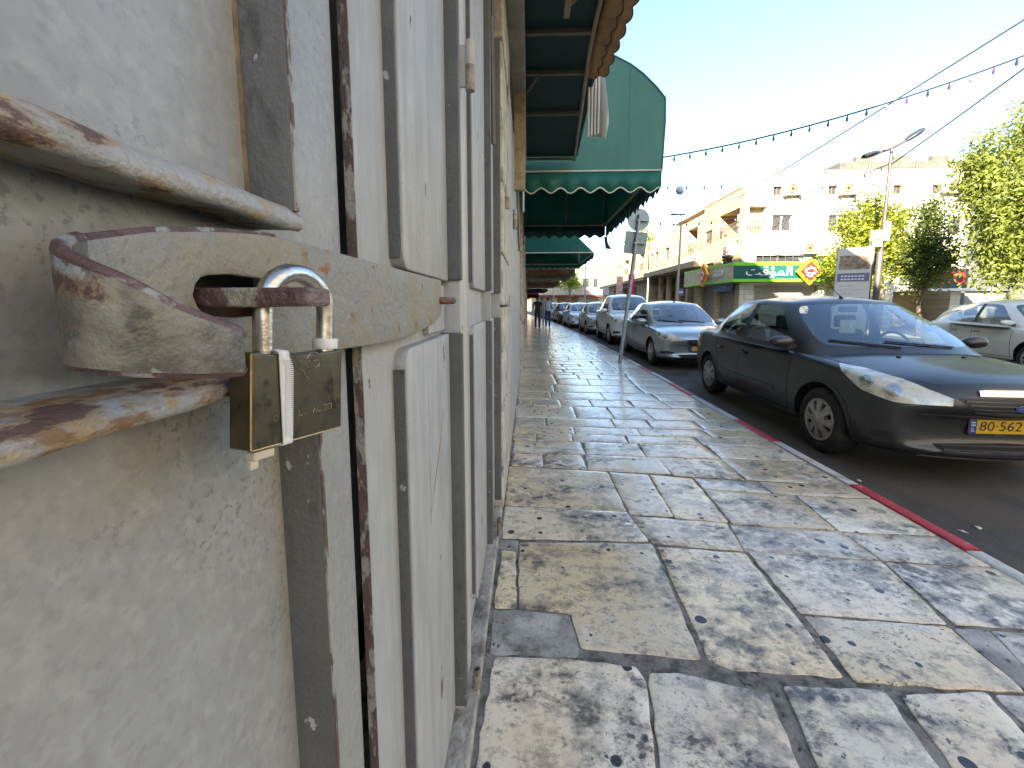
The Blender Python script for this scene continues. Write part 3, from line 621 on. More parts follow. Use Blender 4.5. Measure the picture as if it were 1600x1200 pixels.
tanc = mat('tan_awning_cloth', (.52, .33, .18), rough=.75, var=.2, vscale=5, transl=.3, layers=(((.2, .12, .07), 5, .5, .65, I3, .6, None),))
white_c = mat('white_awning_cloth', (.70, .68, .62), rough=.7, var=.08, vscale=3, transl=.25)
red_c = mat('red_awning_cloth', (.16, .02, .025), rough=.7, var=.2, vscale=3)

def valance(p0, p1, ztop, zmin, amp, n, name, m, parent, trim=None, seg=6):
    """scalloped hanging strip from p0 to p1 (x, y)"""
    rows = [[], []]; N_ = n * seg; d = Vector((p1[0] - p0[0], p1[1] - p0[1])); nrm = Vector((-d.y, d.x)).normalized()
    pth = []
    for i in range(N_ + 1):
        t = i / N_; x = p0[0] + d.x * t; y = p0[1] + d.y * t; wv = math.sin(2 * math.pi * t * n * .5) * .012
        zb = zmin + amp * abs(math.sin(math.pi * t * n)) ** 1.0 * 1.0
        zb = zmin + amp * (.5 + .5 * math.cos(2 * math.pi * t * n))
        rows[0].append((x, y, ztop)); rows[1].append((x + nrm.x * wv, y + nrm.y * wv, zb)); pth.append((x + nrm.x * wv, y + nrm.y * wv, zb))
    o = MB().grid(rows).build(name, m, parent, world=True, smooth=True, solid=.004)
    if trim: MB().tube(pth, .010, 5).build('piping', trim, parent, world=True, smooth=True)
    return o
# 1. nearest: flat retracted awning, dark underside
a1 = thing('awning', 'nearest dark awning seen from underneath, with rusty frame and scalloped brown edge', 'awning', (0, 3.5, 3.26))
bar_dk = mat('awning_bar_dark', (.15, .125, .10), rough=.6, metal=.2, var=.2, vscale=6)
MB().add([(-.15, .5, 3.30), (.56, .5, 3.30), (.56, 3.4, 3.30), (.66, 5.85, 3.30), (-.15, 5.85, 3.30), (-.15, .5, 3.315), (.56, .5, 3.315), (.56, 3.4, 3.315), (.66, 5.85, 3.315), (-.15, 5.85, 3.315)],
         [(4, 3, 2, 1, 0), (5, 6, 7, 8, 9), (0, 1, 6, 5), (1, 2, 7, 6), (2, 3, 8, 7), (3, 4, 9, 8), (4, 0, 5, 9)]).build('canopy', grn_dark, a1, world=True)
box_part('wall_cassette', (-.152, .5, 3.18), (-.03, 5.85, 3.43), mat('cassette', (.30, .28, .24), rough=.6, var=.25, vscale=9), a1, .01)
for y_ in (1.4, 2.0, 2.6, 3.22, 3.75, 4.5, 5.83):
    box_part('cross_bar', (-.03, y_ - .016, 3.25), (.46 if y_ < 3.5 else .46 + (y_ - 3.5) * .06, y_ + .016, 3.282), bar_dk, a1, .004)
MB().tube([(.43, .5, 3.25), (.445, 2.0, 3.25), (.465, 3.4, 3.25), (.62, 5.85, 3.25)], .016, 8).build('front_bar', frame_m, a1, world=True, smooth=True)
MB().tube([(-.03, 3.95, 3.20), (.08, 3.75, 3.25)], .013, 6).build('brace', bar_dk, a1, world=True)
MB().box((.22, 2.45, 3.12), (.255, 2.85, 3.25)).build('arm', frame_m, a1, world=True)
MB().tube([(.24, 2.8, 3.15), (.44, 2.6, 3.24)], .010, 6).build('arm', frame_m, a1, world=True)
trimb = mat('brown_trim', (.06, .028, .02), rough=.7)
for (xi, xo_, zi, zo_, n_) in ((.50, .615, 3.285, 3.262, 21), (.57, .70, 3.30, 3.275, 19)):
    r0 = []; r1 = []; r2 = []; N_ = n_ * 6
    for i in range(N_ + 1):
        t_ = i / N_; y_ = .6 + 3.25 * t_; sc_ = .022 * abs(math.sin(math.pi * t_ * n_)); dx = -.045 * max(0, (y_ - 2.6)) / 1.2
        r0.append((xi + dx * .3, y_, zi)); r1.append(((xi + xo_) / 2 + dx * .6, y_, (zi + zo_) / 2 + .006 * math.sin(t_ * 60))); r2.append((xo_ + sc_ + dx, y_, zo_ - sc_ * .5))
    MB().grid([r0, r1, r2]).build('fringe', tanc, a1, world=True, smooth=True, solid=.003)
    MB().tube(r2, .005, 4).build('fringe_trim', trimb, a1, world=True)
for k in range(4):
    MB().box((.545 + k * .030, 4.05, 2.86 + .01 * k), (.566 + k * .030, 4.075 + .02 * k, 3.40)).build('folded_cloth', white_c, a1, world=True, bevel=.006)
fo = MB(); fo.grid([[(.66, 4.1, 3.42), (.70, 4.05, 3.38), (.72, 4.15, 3.30)], [(.67, 4.1, 3.15), (.74, 4.07, 3.10), (.77, 4.2, 3.04)], [(.66, 4.1, 2.88), (.72, 4.1, 2.87), (.75, 4.25, 2.90)]])
fo.build('loose_cloth', white_c, a1, world=True, smooth=True, solid=.006)
# 2. domed green awning
a2 = thing('awning', 'large domed green awning with cream piping and scalloped edge over the pavement', 'awning', (1, 8, 3.25))
prof = [(-.10, 4.87), (.45, 4.84), (.85, 4.76), (1.178, 4.63), (1.369, 4.534), (1.545, 4.41), (1.723, 4.244), (1.855, 4.094), (1.865, 3.79), (1.855, 3.498), (1.845, 3.145)]
Y0, Y1 = 6.0, 10.1
n = len(prof)
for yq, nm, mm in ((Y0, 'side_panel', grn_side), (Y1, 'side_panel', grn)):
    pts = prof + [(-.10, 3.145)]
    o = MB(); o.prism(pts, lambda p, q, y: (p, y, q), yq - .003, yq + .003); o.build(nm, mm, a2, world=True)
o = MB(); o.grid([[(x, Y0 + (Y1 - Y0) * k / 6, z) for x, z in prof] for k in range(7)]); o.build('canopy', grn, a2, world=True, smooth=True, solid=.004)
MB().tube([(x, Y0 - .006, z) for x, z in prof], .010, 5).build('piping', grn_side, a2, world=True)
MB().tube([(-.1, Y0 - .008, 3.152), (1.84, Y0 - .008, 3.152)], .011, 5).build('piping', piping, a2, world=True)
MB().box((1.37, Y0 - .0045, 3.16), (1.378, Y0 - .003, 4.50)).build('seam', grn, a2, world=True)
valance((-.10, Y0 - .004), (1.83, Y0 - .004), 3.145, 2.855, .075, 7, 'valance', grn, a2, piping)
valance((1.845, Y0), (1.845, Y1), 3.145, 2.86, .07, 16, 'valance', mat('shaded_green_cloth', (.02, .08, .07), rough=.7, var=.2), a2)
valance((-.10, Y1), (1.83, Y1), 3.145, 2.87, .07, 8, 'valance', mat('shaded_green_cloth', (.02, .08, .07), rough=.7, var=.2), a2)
for a, b in (((-.08, Y1 - .03, 3.17), (1.80, Y1 - .03, 3.17)), ((1.80, Y0 + .03, 3.17), (1.80, Y1 - .03, 3.17)), ((.9, Y1 - .03, 3.17), (.9, Y1 - .03, 4.7)), ((1.78, Y1 - .03, 3.17), (1.78, Y1 - .03, 4.1)), ((-.06, Y1 - .03, 3.17), (-.06, Y1 - .03, 4.8)), ((1.80, Y0 + .03, 3.17), (1.82, Y0 + .03, 4.0)), ((-.05, Y0 + .03, 3.17), (1.80, Y0 + .03, 3.17))):
    MB().tube([a, b], .022, 8).build('frame_tube', frame_m, a2, world=True, smooth=True)
# torn rag at the far corner
MB().grid([[(1.80, Y1 - .02, 2.9), (1.87, Y1 - .04, 2.9)], [(1.83, Y1 - .02, 2.7), (1.90, Y1 - .05, 2.74)], [(1.84, Y1 - .02, 2.62), (1.99, Y1 - .05, 2.6)]]).build('torn_strip', mat('shaded_green_cloth', (.02, .08, .07)), a2, world=True, solid=.004)
# 3. sloped green awning
def slope_awning(label, y0, y1, xo, xt, zt, zo, m, vm, nval, vz, trim=None, fm=piping):
    t = thing('awning', label, 'awning', (1, y0, zo), 0)
    pr = [(-.10, zt), (xt, zt - .03), (xo, zo)]
    for yq in (y0, y1):
        MB().prism(pr + [(-.10, zo)], lambda p, q, y: (p, y, q), yq - .003, yq + .003).build('side_panel', m, t, world=True)
    MB().grid([[(x, y, z) for x, z in pr] for y in (y0, (y0 + y1) / 2, y1)]).build('canopy', m, t, world=True, solid=.004)
    for a, b in (((-.1, y0, zo), (xo, y0, zo)), ((xo, y0, zo), (xo, y1, zo)), ((-.1, y1, zo), (xo, y1, zo)), ((xo - .45, y0, zo), (xo - .1, y1 - .8, zo))):
        MB().tube([a, b], .018, 6).build('frame_tube', fm, t, world=True)
    valance((-.1, y1 + .01), (xo, y1 + .01), zo, vz, .05, nval, 'valance', vm, t, trim)
    valance((xo, y0), (xo, y1), zo, vz, .05, 12, 'valance', vm, t)
    return t
slope_awning('green sloped awning with thin white frame, second green one along the shops', 12.6, 16.2, 1.97, 1.38, 3.42, 2.84, grn, grn, 9, 2.66)
slope_awning('striped cream and green awning beyond the green ones', 17.2, 21.5, 1.93, 1.3, 3.3, 2.75, tanc, mat('striped_cloth', (.33, .34, .24), rough=.7, var=.4, vscale=2), 9, 2.45, fm=frame_m)
slope_awning('brownish awning deep along the shops', 22.5, 28, 1.7, 1.1, 3.2, 2.65, tanc, tanc, 9, 2.35, fm=frame_m)
slope_awning('dark green awning far along the shops', 29.5, 35, 1.4, .9, 3.0, 2.4, grn_dark, grn_dark, 9, 2.2, fm=piping)
slope_awning('dark red awning at the far end of the pavement', 38, 48, 1.0, .6, 2.9, 2.2, red_c, red_c, 9, 1.95, fm=red_c)

# ================================================================== CARS
tyre_m = mat('tyre_rubber', (.022, .021, .02), rough=.8, var=.3, vscale=20, bump=.3, bscale=90, layers=(((.09, .075, .06), 7, .5, .7, I3, .6, None),))
well_m = mat('wheel_well', (.012, .012, .012), rough=.9)
trim_m = mat('black_trim', (.018, .018, .019), rough=.55, var=.2)
seam_m = mat('panel_gap', (.008, .008, .008), rough=.9)
chrome = mat('chrome', (.75, .75, .76), rough=.12, metal=1., var=.05)
inter = mat('car_interior', (.035, .036, .04), rough=.85, var=.2, vscale=4)
seat_m = mat('seat_cloth', (.05, .05, .055), rough=.9, var=.2)
lamp_clear = mat('headlamp_lens', (.66, .62, .48), rough=.12, spec=.6, var=.15, vscale=9, coat=1., layers=(((.26, .25, .22), 10, .5, .65, I3, .7, None),))
lamp_refl = mat('headlamp_reflector', (.55, .53, .46), rough=.25, metal=.5, var=.1, coat=1.)
lamp_red = mat('tail_lamp', (.30, .01, .015), rough=.15, coat=1., var=.1)
glass_w = glass_mat('car_glass', (.74, .83, .81), .04, .20)
plate_y = mat('plate_yellow', (.72, .43, .03), rough=.45, var=.08, vscale=20)
plate_b = mat('plate_blue', (.03, .08, .35), rough=.4)
ink = mat('plate_ink', (.02, .018, .02), rough=.5)
white_p = mat('white_print', (.75, .75, .75), rough=.5)

def split_mesh(me, groups, name_mats, parent, smooth_angle=38):
    """separate polygons by material index into child objects"""
    out = {}
    for idx, (nm, m) in name_mats.items():
        fs = [p for p in me.polygons if groups(p) == idx]
        if not fs: continue
        par = {}
        def find(a):
            while par[a] != a: par[a] = par[par[a]]; a = par[a]
            return a
        for p in fs:
            for vi in p.vertices: par.setdefault(vi, vi)
            r0 = find(p.vertices[0])
            for vi in p.vertices: par[find(vi)] = r0
        comps = {}
        for p in fs: comps.setdefault(find(p.vertices[0]), []).append(p)
        for cf in comps.values():
            if len(cf) < 3: continue
            vm = {}; vs = []; ff = []
            for p in cf:
                f = []
                for vi in p.vertices:
                    if vi not in vm: vm[vi] = len(vs); vs.append(me.vertices[vi].co.copy())
                    f.append(vm[vi])
                ff.append(f)
            nm_me = bpy.data.meshes.new(nm); nm_me.from_pydata(vs, [], ff); nm_me.materials.append(m)
            out[idx] = link(nm, nm_me, parent, smooth=True, angle=smooth_angle)
    return out

def temp_eval(v, f, mi, creases, cutters=None, sub=2):
    me = bpy.data.meshes.new('tmp'); me.from_pydata(v, [], f)
    for k in range(12): me.materials.append(well_m)
    for p, i in zip(me.polygons, mi): p.material_index = i
    if creases:
        at = me.attributes.new('crease_edge', 'FLOAT', 'EDGE')
        for e in me.edges:
            k = tuple(sorted(e.vertices)); at.data[e.index].value = creases.get(k, 0)
    bm = bmesh.new(); bm.from_mesh(me); bmesh.ops.recalc_face_normals(bm, faces=bm.faces); bm.to_mesh(me); bm.free()
    o = bpy.data.objects.new('tmp', me); COL.objects.link(o)
    md = o.modifiers.new('u', 'SUBSURF'); md.levels = sub; md.render_levels = sub
    for c in cutters or ():
        md = o.modifiers.new('c', 'BOOLEAN'); md.operation = 'DIFFERENCE'; md.object = c; md.solver = 'EXACT'
        try: md.material_mode = 'INDEX'
        except Exception: pass
    out = eval_mesh(o); bpy.data.objects.remove(o); bpy.data.meshes.remove(me); return out

FOCUS = dict(
  stations=[ # y, zbottom, half width, z shoulder, z top centre, interior?
   (-2.235, .31, .70, .54, .60, 0), (-2.218, .25, .79, .665, .745, 0), (-2.13, .215, .85, .765, .832, 0), (-1.90, .205, .882, .822, .888, 0), (-1.50, .20, .900, .866, .946, 0), (-1.20, .20, .908, .893, .985, 0),
   (-.86, .20, .914, .918, .90, 1), (-.25, .20, .918, .935, .80, 1), (.27, .20, .92, .95, .80, 1), (1.0, .20, .918, .975, .80, 1), (1.32, .21, .908, .99, .90, 1), (1.56, .22, .895, 1.0, 1.05, 0), (1.95, .25, .865, .99, 1.06, 0), (2.16, .28, .81, .93, 1.03, 0), (2.235, .36, .70, .78, .86, 0)],
  belt=[(0, -1.29, .985), (.36, -1.26, .982), (.72, -1.12, .968), (.79, -1.0, .955), (.828, -.86, .948), (.856, -.25, .95), (.862, .22, .962), (.862, .33, .965), (.85, .75, .975), (.82, 1.16, .99), (.74, 1.50, 1.02), (.62, 1.585, 1.04), (.34, 1.65, 1.05), (0, 1.67, 1.052)],
  top=[(0, -.36, 1.418), (.28, -.345, 1.415), (.56, -.29, 1.40), (.60, -.24, 1.39), (.615, -.17, 1.40), (.625, .06, 1.418), (.63, .25, 1.428), (.63, .35, 1.428), (.62, .66, 1.415), (.60, .88, 1.39), (.55, 1.04, 1.365), (.48, 1.08, 1.385), (.25, 1.115, 1.40), (0, 1.125, 1.405)],
  crown=.068, axles=(-1.36, 1.30), wr=.315, track=.90, bowf=.26, bowr=.16)
FOCUS['top'] = [(x, y, z + .05) for x, y, z in FOCUS['top']]
def variant(base, zs=1., ls=1., ws=1., lift=0., **k):
    d = dict(base); d.update(k)
    f = lambda z: lift + z * zs
    d['stations'] = [(y * ls, f(zb), w_ * ws, f(a), f(b), c) for y, zb, w_, a, b, c in d['stations']]
    d['belt'] = [(x * ws, y * ls, f(z)) for x, y, z in d['belt']]; d['top'] = [(x * ws, y * ls, f(z)) for x, y, z in d['top']]
    d['axles'] = tuple(a * ls for a in d['axles']); d['track'] = base['track'] * ws
    return d
SEDAN = variant(FOCUS, zs=.985, ls=1.06, ws=.99)
HATCH = variant(FOCUS, zs=1.0, ls=.90, ws=.95,
   belt=FOCUS['belt'][:9] + [(.83, 1.30, .99), (.76, 1.86, 1.02), (.64, 1.98, 1.03), (.34, 2.04, 1.03), (0, 2.06, 1.03)],
   top=FOCUS['top'][:9] + [(.585, 1.15, 1.405), (.54, 1.55, 1.38), (.46, 1.60, 1.39), (.25, 1.64, 1.40), (0, 1.65, 1.405)],
   stations=FOCUS['stations'][:10] + [(1.32, .21, .908, .99, .86, 1), (1.75, .22, .895, 1.0, .9, 1), (2.02, .25, .87, .98, 1.02, 0), (2.16, .28, .82, .90, .96, 0), (2.235, .36, .72, .74, .80, 0)])
SUV = variant(HATCH, zs=1.16, ls=1.10, ws=1.04, lift=.03, wr=.355)

def make_car(label, loc, rz, paint, spec, hero=False, group='cars parked along the kerb', cat='car', cap=None, spokes=8, grille='bar', plate=None, name='parked_car', marks=None):
    car = thing(name, label, cat, loc, rz, group)
    # ---- lower body loft
    prof = lambda y, zb, w_, zs, zt, ins: [(0, zb), (w_ * .80, zb), (w_ * .955, zb + .045), (w_ * .995, zb + (zs - zb) * .36), (w_, zb + (zs - zb) * .62), (w_ * .972, zs - .035), (w_ * .925, zs + .004), (w_ * (.55 if not ins else .80), zt - (.012 if not ins else 0)), (0, zt)]
    V = []; F = []; MI = []; st = spec['stations']; yf, yr = st[0][0], st[-1][0]; W = max(s[2] for s in st)
    def warp(x, y, z):
        k = min(1, abs(x) / W) ** 2.4
        tf = max(0, 1 - (y - yf) / 1.0); tr = max(0, 1 - (yr - y) / .9)
        return (x, y + spec['bowf'] * k * tf ** 1.5 - spec['bowr'] * k * tr ** 1.5, z)
    n = 9; ring = 2 * n - 2
    for s in st:
        pr = prof(*s); full = pr + [(-x, z) for x, z in pr[-2:0:-1]]
        V += [warp(x, s[0], z) for x, z in full]
    door_sets = []
    for i in range(len(st) - 1):
        for j in range(ring):
            k = (j + 1) % ring; F.append((i * ring + j, i * ring + k, (i + 1) * ring + k, (i + 1) * ring + j))
            jj = j if j < n - 1 else ring - 1 - j            # mirrored column 0..7
            mi = 0
            if st[i][5] and st[i + 1][5] and jj >= 6: mi = 1
            elif (st[i][5] or st[i + 1][5]) and jj == 7 and st[i][0] > -1.2 and i in (5, 10): mi = 0
            elif i in (2, 3, 4) and jj >= 6: mi = 2
            elif i in (6, 7) and 1 <= jj <= 5: mi = 3 if j < n - 1 else 4
            elif i == 8 and 1 <= jj <= 5: mi = 5 if j < n - 1 else 6
            elif i in (11, 12) and jj >= 6: mi = 7
            if jj == 0: mi = 8
            MI.append(mi)
    o = (len(st) - 1) * ring
    for base in (0, o):
        for i in range(n - 1):
            Ri, Rj = base + i, base + i + 1; Li = base + (ring - i) % ring; Lj = base + (ring - i - 1)
            f = [Ri, Rj, Lj, Li]; f2 = []
            for q in f:
                if q not in f2: f2.append(q)
            F.append(tuple(f2)); MI.append(0)
    cr = {}
    for i in range(len(st) - 1):
        for j in (6, ring - 6): cr[tuple(sorted((i * ring + j, (i + 1) * ring + j)))] = .45
        for j in (2, ring - 2): cr[tuple(sorted((i * ring + j, (i + 1) * ring + j)))] = .5
    cuts = []
    for ay in spec['axles']:
        for sx in (-1, 1):
            c = MB(); c.tube([(sx * (W + .2), ay, spec['wr']), (sx * (W - .27), ay, spec['wr'])], spec['wr'] + .052, 40)
            ob = c.build('cut', well_m); 
            for p in ob.data.polygons: p.material_index = 0
            for k in range(9): ob.data.materials.append(well_m)
            for p in ob.data.polygons: p.material_index = 9
            cuts.append(ob)
    me = temp_eval(V, F, MI, cr, cuts)
    for c in cuts: bpy.data.objects.remove(c)
    bvh = BVHTree.FromPolygons([v.co for v in me.vertices], [p.vertices for p in me.polygons])
    parts = split_mesh(me, lambda p: p.material_index, {0: ('body_shell', paint), 1: ('cabin_floor', inter), 2: ('bonnet', paint), 3: ('door', paint), 4: ('door', paint), 5: ('door', paint), 6: ('door', paint), 7: ('boot_lid', paint), 8: ('underside', trim_m), 9: ('wheel_well', well_m)}, car)
    # ---- greenhouse
    B, T = spec['belt'], spec['top']; nu = len(B); lev = [-.16, 0., .06, .34, .66, .93, 1.]
    V2 = []; F2 = []; M2 = []; ringn = 2 * nu - 2
    fullB = B + [(-x, y, z) for x, y, z in B[-2:0:-1]]; fullT = T + [(-x, y, z) for x, y, z in T[-2:0:-1]]
    for v in lev:
        for (bx, by, bz), (tx, ty, tz) in zip(fullB, fullT):
            g = max(0, 4 * v * (1 - v)); x = bx + (tx - bx) * v; y = by + (ty - by) * v; z = bz + (tz - bz) * v
            x += math.copysign(.035 * g * min(1, abs(x) / .5), x) if abs(x) > .01 else 0; yc = (by - .3)
            if abs(bx) < .7: y += (-.025 if by < 0 else .03) * g
            V2.append((x, y, z))
    for i in range(len(lev) - 1):
        for j in range(ringn):
            k = (j + 1) % ringn; F2.append((i * ringn + j, i * ringn + k, (i + 1) * ringn + k, (i + 1) * ringn + j))
            jj = j if j < nu - 1 else ringn - 1 - j; right = j < nu - 1; mi = 0
            if 2 <= i <= 4:
                if jj in (0, 1): mi = 1
                elif jj in (4, 5): mi = 2 if right else 3
                elif jj in (7, 8): mi = 4 if right else 5
                elif jj in (11, 12): mi = 6
                elif jj == 6: mi = 7
            M2.append(mi)
    o2 = (len(lev) - 1) * ringn; rows = []
    fr = [o2 + 3, o2 + 2, o2 + 1, o2, o2 + ringn - 1, o2 + ringn - 2, o2 + ringn - 3]
    rr = [o2 + 10, o2 + 11, o2 + 12, o2 + 13, o2 + ringn - 12, o2 + ringn - 11, o2 + ringn - 10]
    rat = [1, T[2][0] / T[3][0], T[1][0] / T[3][0], 0]; rat = rat + [-q for q in rat[2::-1]]
    for i in range(8):
        if i == 0: rows.append(fr); continue
        if i == 7: rows.append(rr); continue
        t = i / 7; u = 3 + i; R_, L_ = o2 + u, o2 + (ringn - u); row = [R_]
        for j in range(1, 6):
            q = rat[j]; jj = 3 - j if j <= 3 else j - 3
            yf_ = T[jj][1] - T[3][1]; yr_ = T[10 + (3 - jj)][1] - T[10][1]
            V2.append((T[u][0] * q, T[u][1] + yf_ * (1 - t) ** 2 + yr_ * t ** 2, T[u][2] + spec['crown'] * (1 - q * q) * (1 if 1 < i < 6 else .8)))
            row.append(len(V2) - 1)
        row.append(L_); rows.append(row)
    for i in range(7):
        for j in range(6):
            F2.append((rows[i][j], rows[i][j + 1], rows[i + 1][j + 1], rows[i + 1][j])); M2.append(0)
    cr2 = {}
    emap = {}
    for fi, f in enumerate(F2):
        for a in range(len(f)): emap.setdefault(tuple(sorted((f[a], f[(a + 1) % len(f)]))), []).append(M2[fi])
    for e, ms in emap.items():
        if len(set(ms)) > 1: cr2[e] = .85
    me2 = temp_eval(V2, F2, M2, cr2)
    bvh2 = BVHTree.FromPolygons([v.co for v in me2.vertices], [p.vertices for p in me2.polygons])
    g = split_mesh(me2, lambda p: p.material_index, {0: ('roof_and_pillars', paint), 1: ('windscreen', glass_w), 2: ('side_window', glass_w), 3: ('side_window', glass_w), 4: ('side_window', glass_w), 5: ('side_window', glass_w), 6: ('rear_window', glass_w), 7: ('door_pillar', trim_m)}, car)
    sc = spec['belt'][5][2] / .952
    # ---- conforming pieces
    def hit(p, d, bv=bvh):
        d = Vector(d).normalized(); h = bv.ray_cast(Vector(p) - d * .6, d)
        return h
    def conform(gr, d, off, nm, m, parent=car, bv=bvh, skirt=.006):
        rws = []
        for row in gr:
            r_ = []
            for p in row:
                h = hit(p, d, bv)
                if h[0] is None: r_.append((Vector(p), -Vector(d).normalized()))
                else:
                    nn_ = h[1] if h[1].dot(Vector(d)) < 0 else -h[1]; r_.append((h[0], nn_))
            rws.append(r_)
        mb = MB(); top_ = [[p + q * off for p, q in r_] for r_ in rws]; mb.grid(top_)
        bd = [(0, j) for j in range(len(top_[0]))] + [(i, len(top_[0]) - 1) for i in range(1, len(top_))] + [(len(top_) - 1, j) for j in range(len(top_[0]) - 2, -1, -1)] + [(i, 0) for i in range(len(top_) - 2, 0, -1)]
        mb.grid([[top_[i][j] for i, j in bd], [rws[i][j][0] - rws[i][j][1] * skirt for i, j in bd]], closed=True)
        return mb.build(nm, m, parent, smooth=True, angle=45)
    def quadgrid(upper, lower, nu_=10, nv=4):
        def pick(c, t):
            k = t * (len(c) - 1); i = min(int(k), len(c) - 2); return Vector(c[i]).lerp(Vector(c[i + 1]), k - i)
        return [[pick(upper, i / nu_).lerp(pick(lower, i / nu_), j / nv) for i in range(nu_ + 1)] for j in range(nv + 1)]
    def ribbon(pts, wd, d, off, nm, m, axis, bv=bvh, nsub=8, parent=car):
        ax = Vector(axis); up_ = []; lo_ = []
        P = [Vector(p) for p in pts]
        return conform(quadgrid([p + ax * wd / 2 for p in P], [p - ax * wd / 2 for p in P], nsub * (len(P) - 1), 1), d, off, nm, m, parent, bv, skirt=.002)
    ls = yr / 2.235; zsx = spec['stations'][6][3] / .925
    def sx_(p, s): return (p[0] * s * W / .92, p[1] * ls, p[2] * zsx)
    for s in (1, -1):
        hl = conform(quadgrid([sx_(p, s) for p in ((.88, -1.56, .885), (.83, -1.80, .872), (.67, -2.02, .822), (.42, -2.14, .715))], [sx_(p, s) for p in ((.89, -1.62, .835), (.875, -1.84, .715), (.75, -2.05, .655), (.44, -2.16, .66))], 14, 6), (-.62 * s, .78, 0), .006, 'headlight', lamp_clear)
        for (cx, cy, cz, rr_) in ((.73, -1.99, .735, .06), (.835, -1.84, .79, .05)):
            c3 = Vector(sx_((cx, cy, cz), s)); dd = Vector((-.62 * s, .78, 0)).normalized(); ax = Vector((0, 0, 1)); bx_ = dd.cross(ax)
            gr = [[c3 + (ax * math.sin(2 * math.pi * k / 14) + bx_ * math.cos(2 * math.pi * k / 14)) * rr_ * q for k in range(15)] for q in (.72, .86, 1.)]
            conform(gr, dd, .0085, 'reflector_ring', lamp_refl, hl)
            gr = [[c3 + (ax * math.sin(2 * math.pi * k / 14) + bx_ * math.cos(2 * math.pi * k / 14)) * rr_ * q for k in range(15)] for q in (.05, .4, .7)]
            conform(gr, dd, .0075, 'reflector', mat('lamp_bowl', (.42, .41, .37), rough=.15, metal=.7, coat=1.), hl)
        conform(quadgrid([sx_(p, s) for p in ((.93, 1.72, .93), (.90, 1.95, .95), (.72, 2.2, .94))], [sx_(p, s) for p in ((.93, 1.76, .72), (.90, 1.98, .72), (.72, 2.25, .74))], 8, 4), (-.7 * s, -.7, 0), .005, 'tail_light', lamp_red)
        # door gaps
        dsx = (-s, 0, 0); gx = 1.0 * s
        for pts in ([(gx, -.86 * ls, .92 * zsx), (gx, -.86 * ls, .6), (gx, -.87 * ls, .30)], [(gx, .27 * ls, .95 * zsx), (gx, .27 * ls, .28)], [(gx, 1.02 * ls, .97 * zsx), (gx, .97 * ls, .72), (gx, .84 * ls, .45), (gx, .80 * ls, .30)]):
            ribbon(pts, .011, dsx, .0010, 'door_gap', seam_m, (0, 1, 0))
        ribbon([(gx, -.87 * ls, .30), (gx, .80 * ls, .29)], .010, dsx, .0008, 'door_gap', seam_m, (0, 0, 1))
        ribbon([(gx, -.75 * ls, .935 * zsx), (gx, .2 * ls, .953 * zsx), (gx, 1.1 * ls, .975 * zsx)], .018, dsx, .004, 'belt_trim', trim_m, (0, 0, 1))
        if hero:
            ribbon([(gx, -1.0 * ls, .86), (gx, -.2, .865), (gx, 1.2, .905), (gx, 1.9, .93)], .022, dsx, .003, 'shoulder_crease', paint, (0, 0, 1), nsub=10)
            ribbon([(gx, -.6, .47), (gx, .2, .465), (gx, .85, .48)], .05, dsx, .010, 'rubbing_strip', paint, (0, 0, 1), nsub=10)
        # handles
        for yy_ in (.12 * ls, .86 * ls):
            h = hit((gx, yy_, .80 * zsx), dsx)
            if h[0] is not None:
                conform(quadgrid([(gx, yy_ - .09, .822 * zsx), (gx, yy_ + .09, .828 * zsx)], [(gx, yy_ - .09, .782 * zsx), (gx, yy_ + .09, .788 * zsx)], 6, 2), dsx, .002, 'handle_recess', trim_m)
                hx = h[0].x + s * .014
                MB().tube([(hx - s * .012, yy_ - .085, .806 * zsx), (hx + s * .004, yy_ - .06, .806 * zsx), (hx + s * .005, yy_ + .05, .808 * zsx), (hx - s * .012, yy_ + .085, .810 * zsx)], .011, 8).build('door_handle', paint, car, smooth=True)
        # arch lips
        for ay in spec['axles']:
            gr = []
            for q in (spec['wr'] + .054, spec['wr'] + .075, spec['wr'] + .092):
                gr.append([(gx, ay + q * math.cos(R(a)), spec['wr'] + q * math.sin(R(a))) for a in range(-4, 185, 9)])
            conform(gr, dsx, .007, 'arch_lip', paint)
        # mirror
        by_ = spec['belt'][4]
        mx = by_[0] * s; my = by_[1] + .06; mz = by_[2] + .06
        mm = MB(); rows_m = []
        for t_, ww, hh in ((0, .02, .02), (.02, .05, .045), (.08, .075, .065), (.16, .075, .066), (.215, .06, .055), (.235, .02, .02)):
            rows_m.append([(mx + s * (.02 + t_), my + ww * math.cos(R(a)) * .9 - .02, mz + .02 + hh * math.sin(R(a))) for a in range(0, 360, 36)])
        mm.grid(rows_m, closed=True); mir = mm.build('wing_mirror', paint, car, smooth=True, sub=1)
        MB().obox((mx + s * .03, my, mz - .03), (.10, .05, .04)).build('mirror_foot', trim_m, mir)
    # ---- front
    dF = (0, 1, 0); fy = yf; k_ = zsx; wk = W / .92
    if grille == 'bar':
        conform(quadgrid([(-.40 * wk, fy, .722 * k_), (0, fy, .732 * k_), (.40 * wk, fy, .722 * k_)], [(-.30 * wk, fy, .595 * k_), (0, fy, .585 * k_), (.30 * wk, fy, .595 * k_)], 12, 3), dF, .004, 'grille', trim_m)
        for z_ in (.70, .672, .644, .616):
            ribbon([(-.36 * wk + (.695 - z_) * .8, fy, z_ * k_), (.36 * wk - (.695 - z_) * .8, fy, z_ * k_)],   .008, dF, .012, 'grille_slat', mat('slat_grey', (.06, .06, .062), rough=.4), (0, 0, 1))
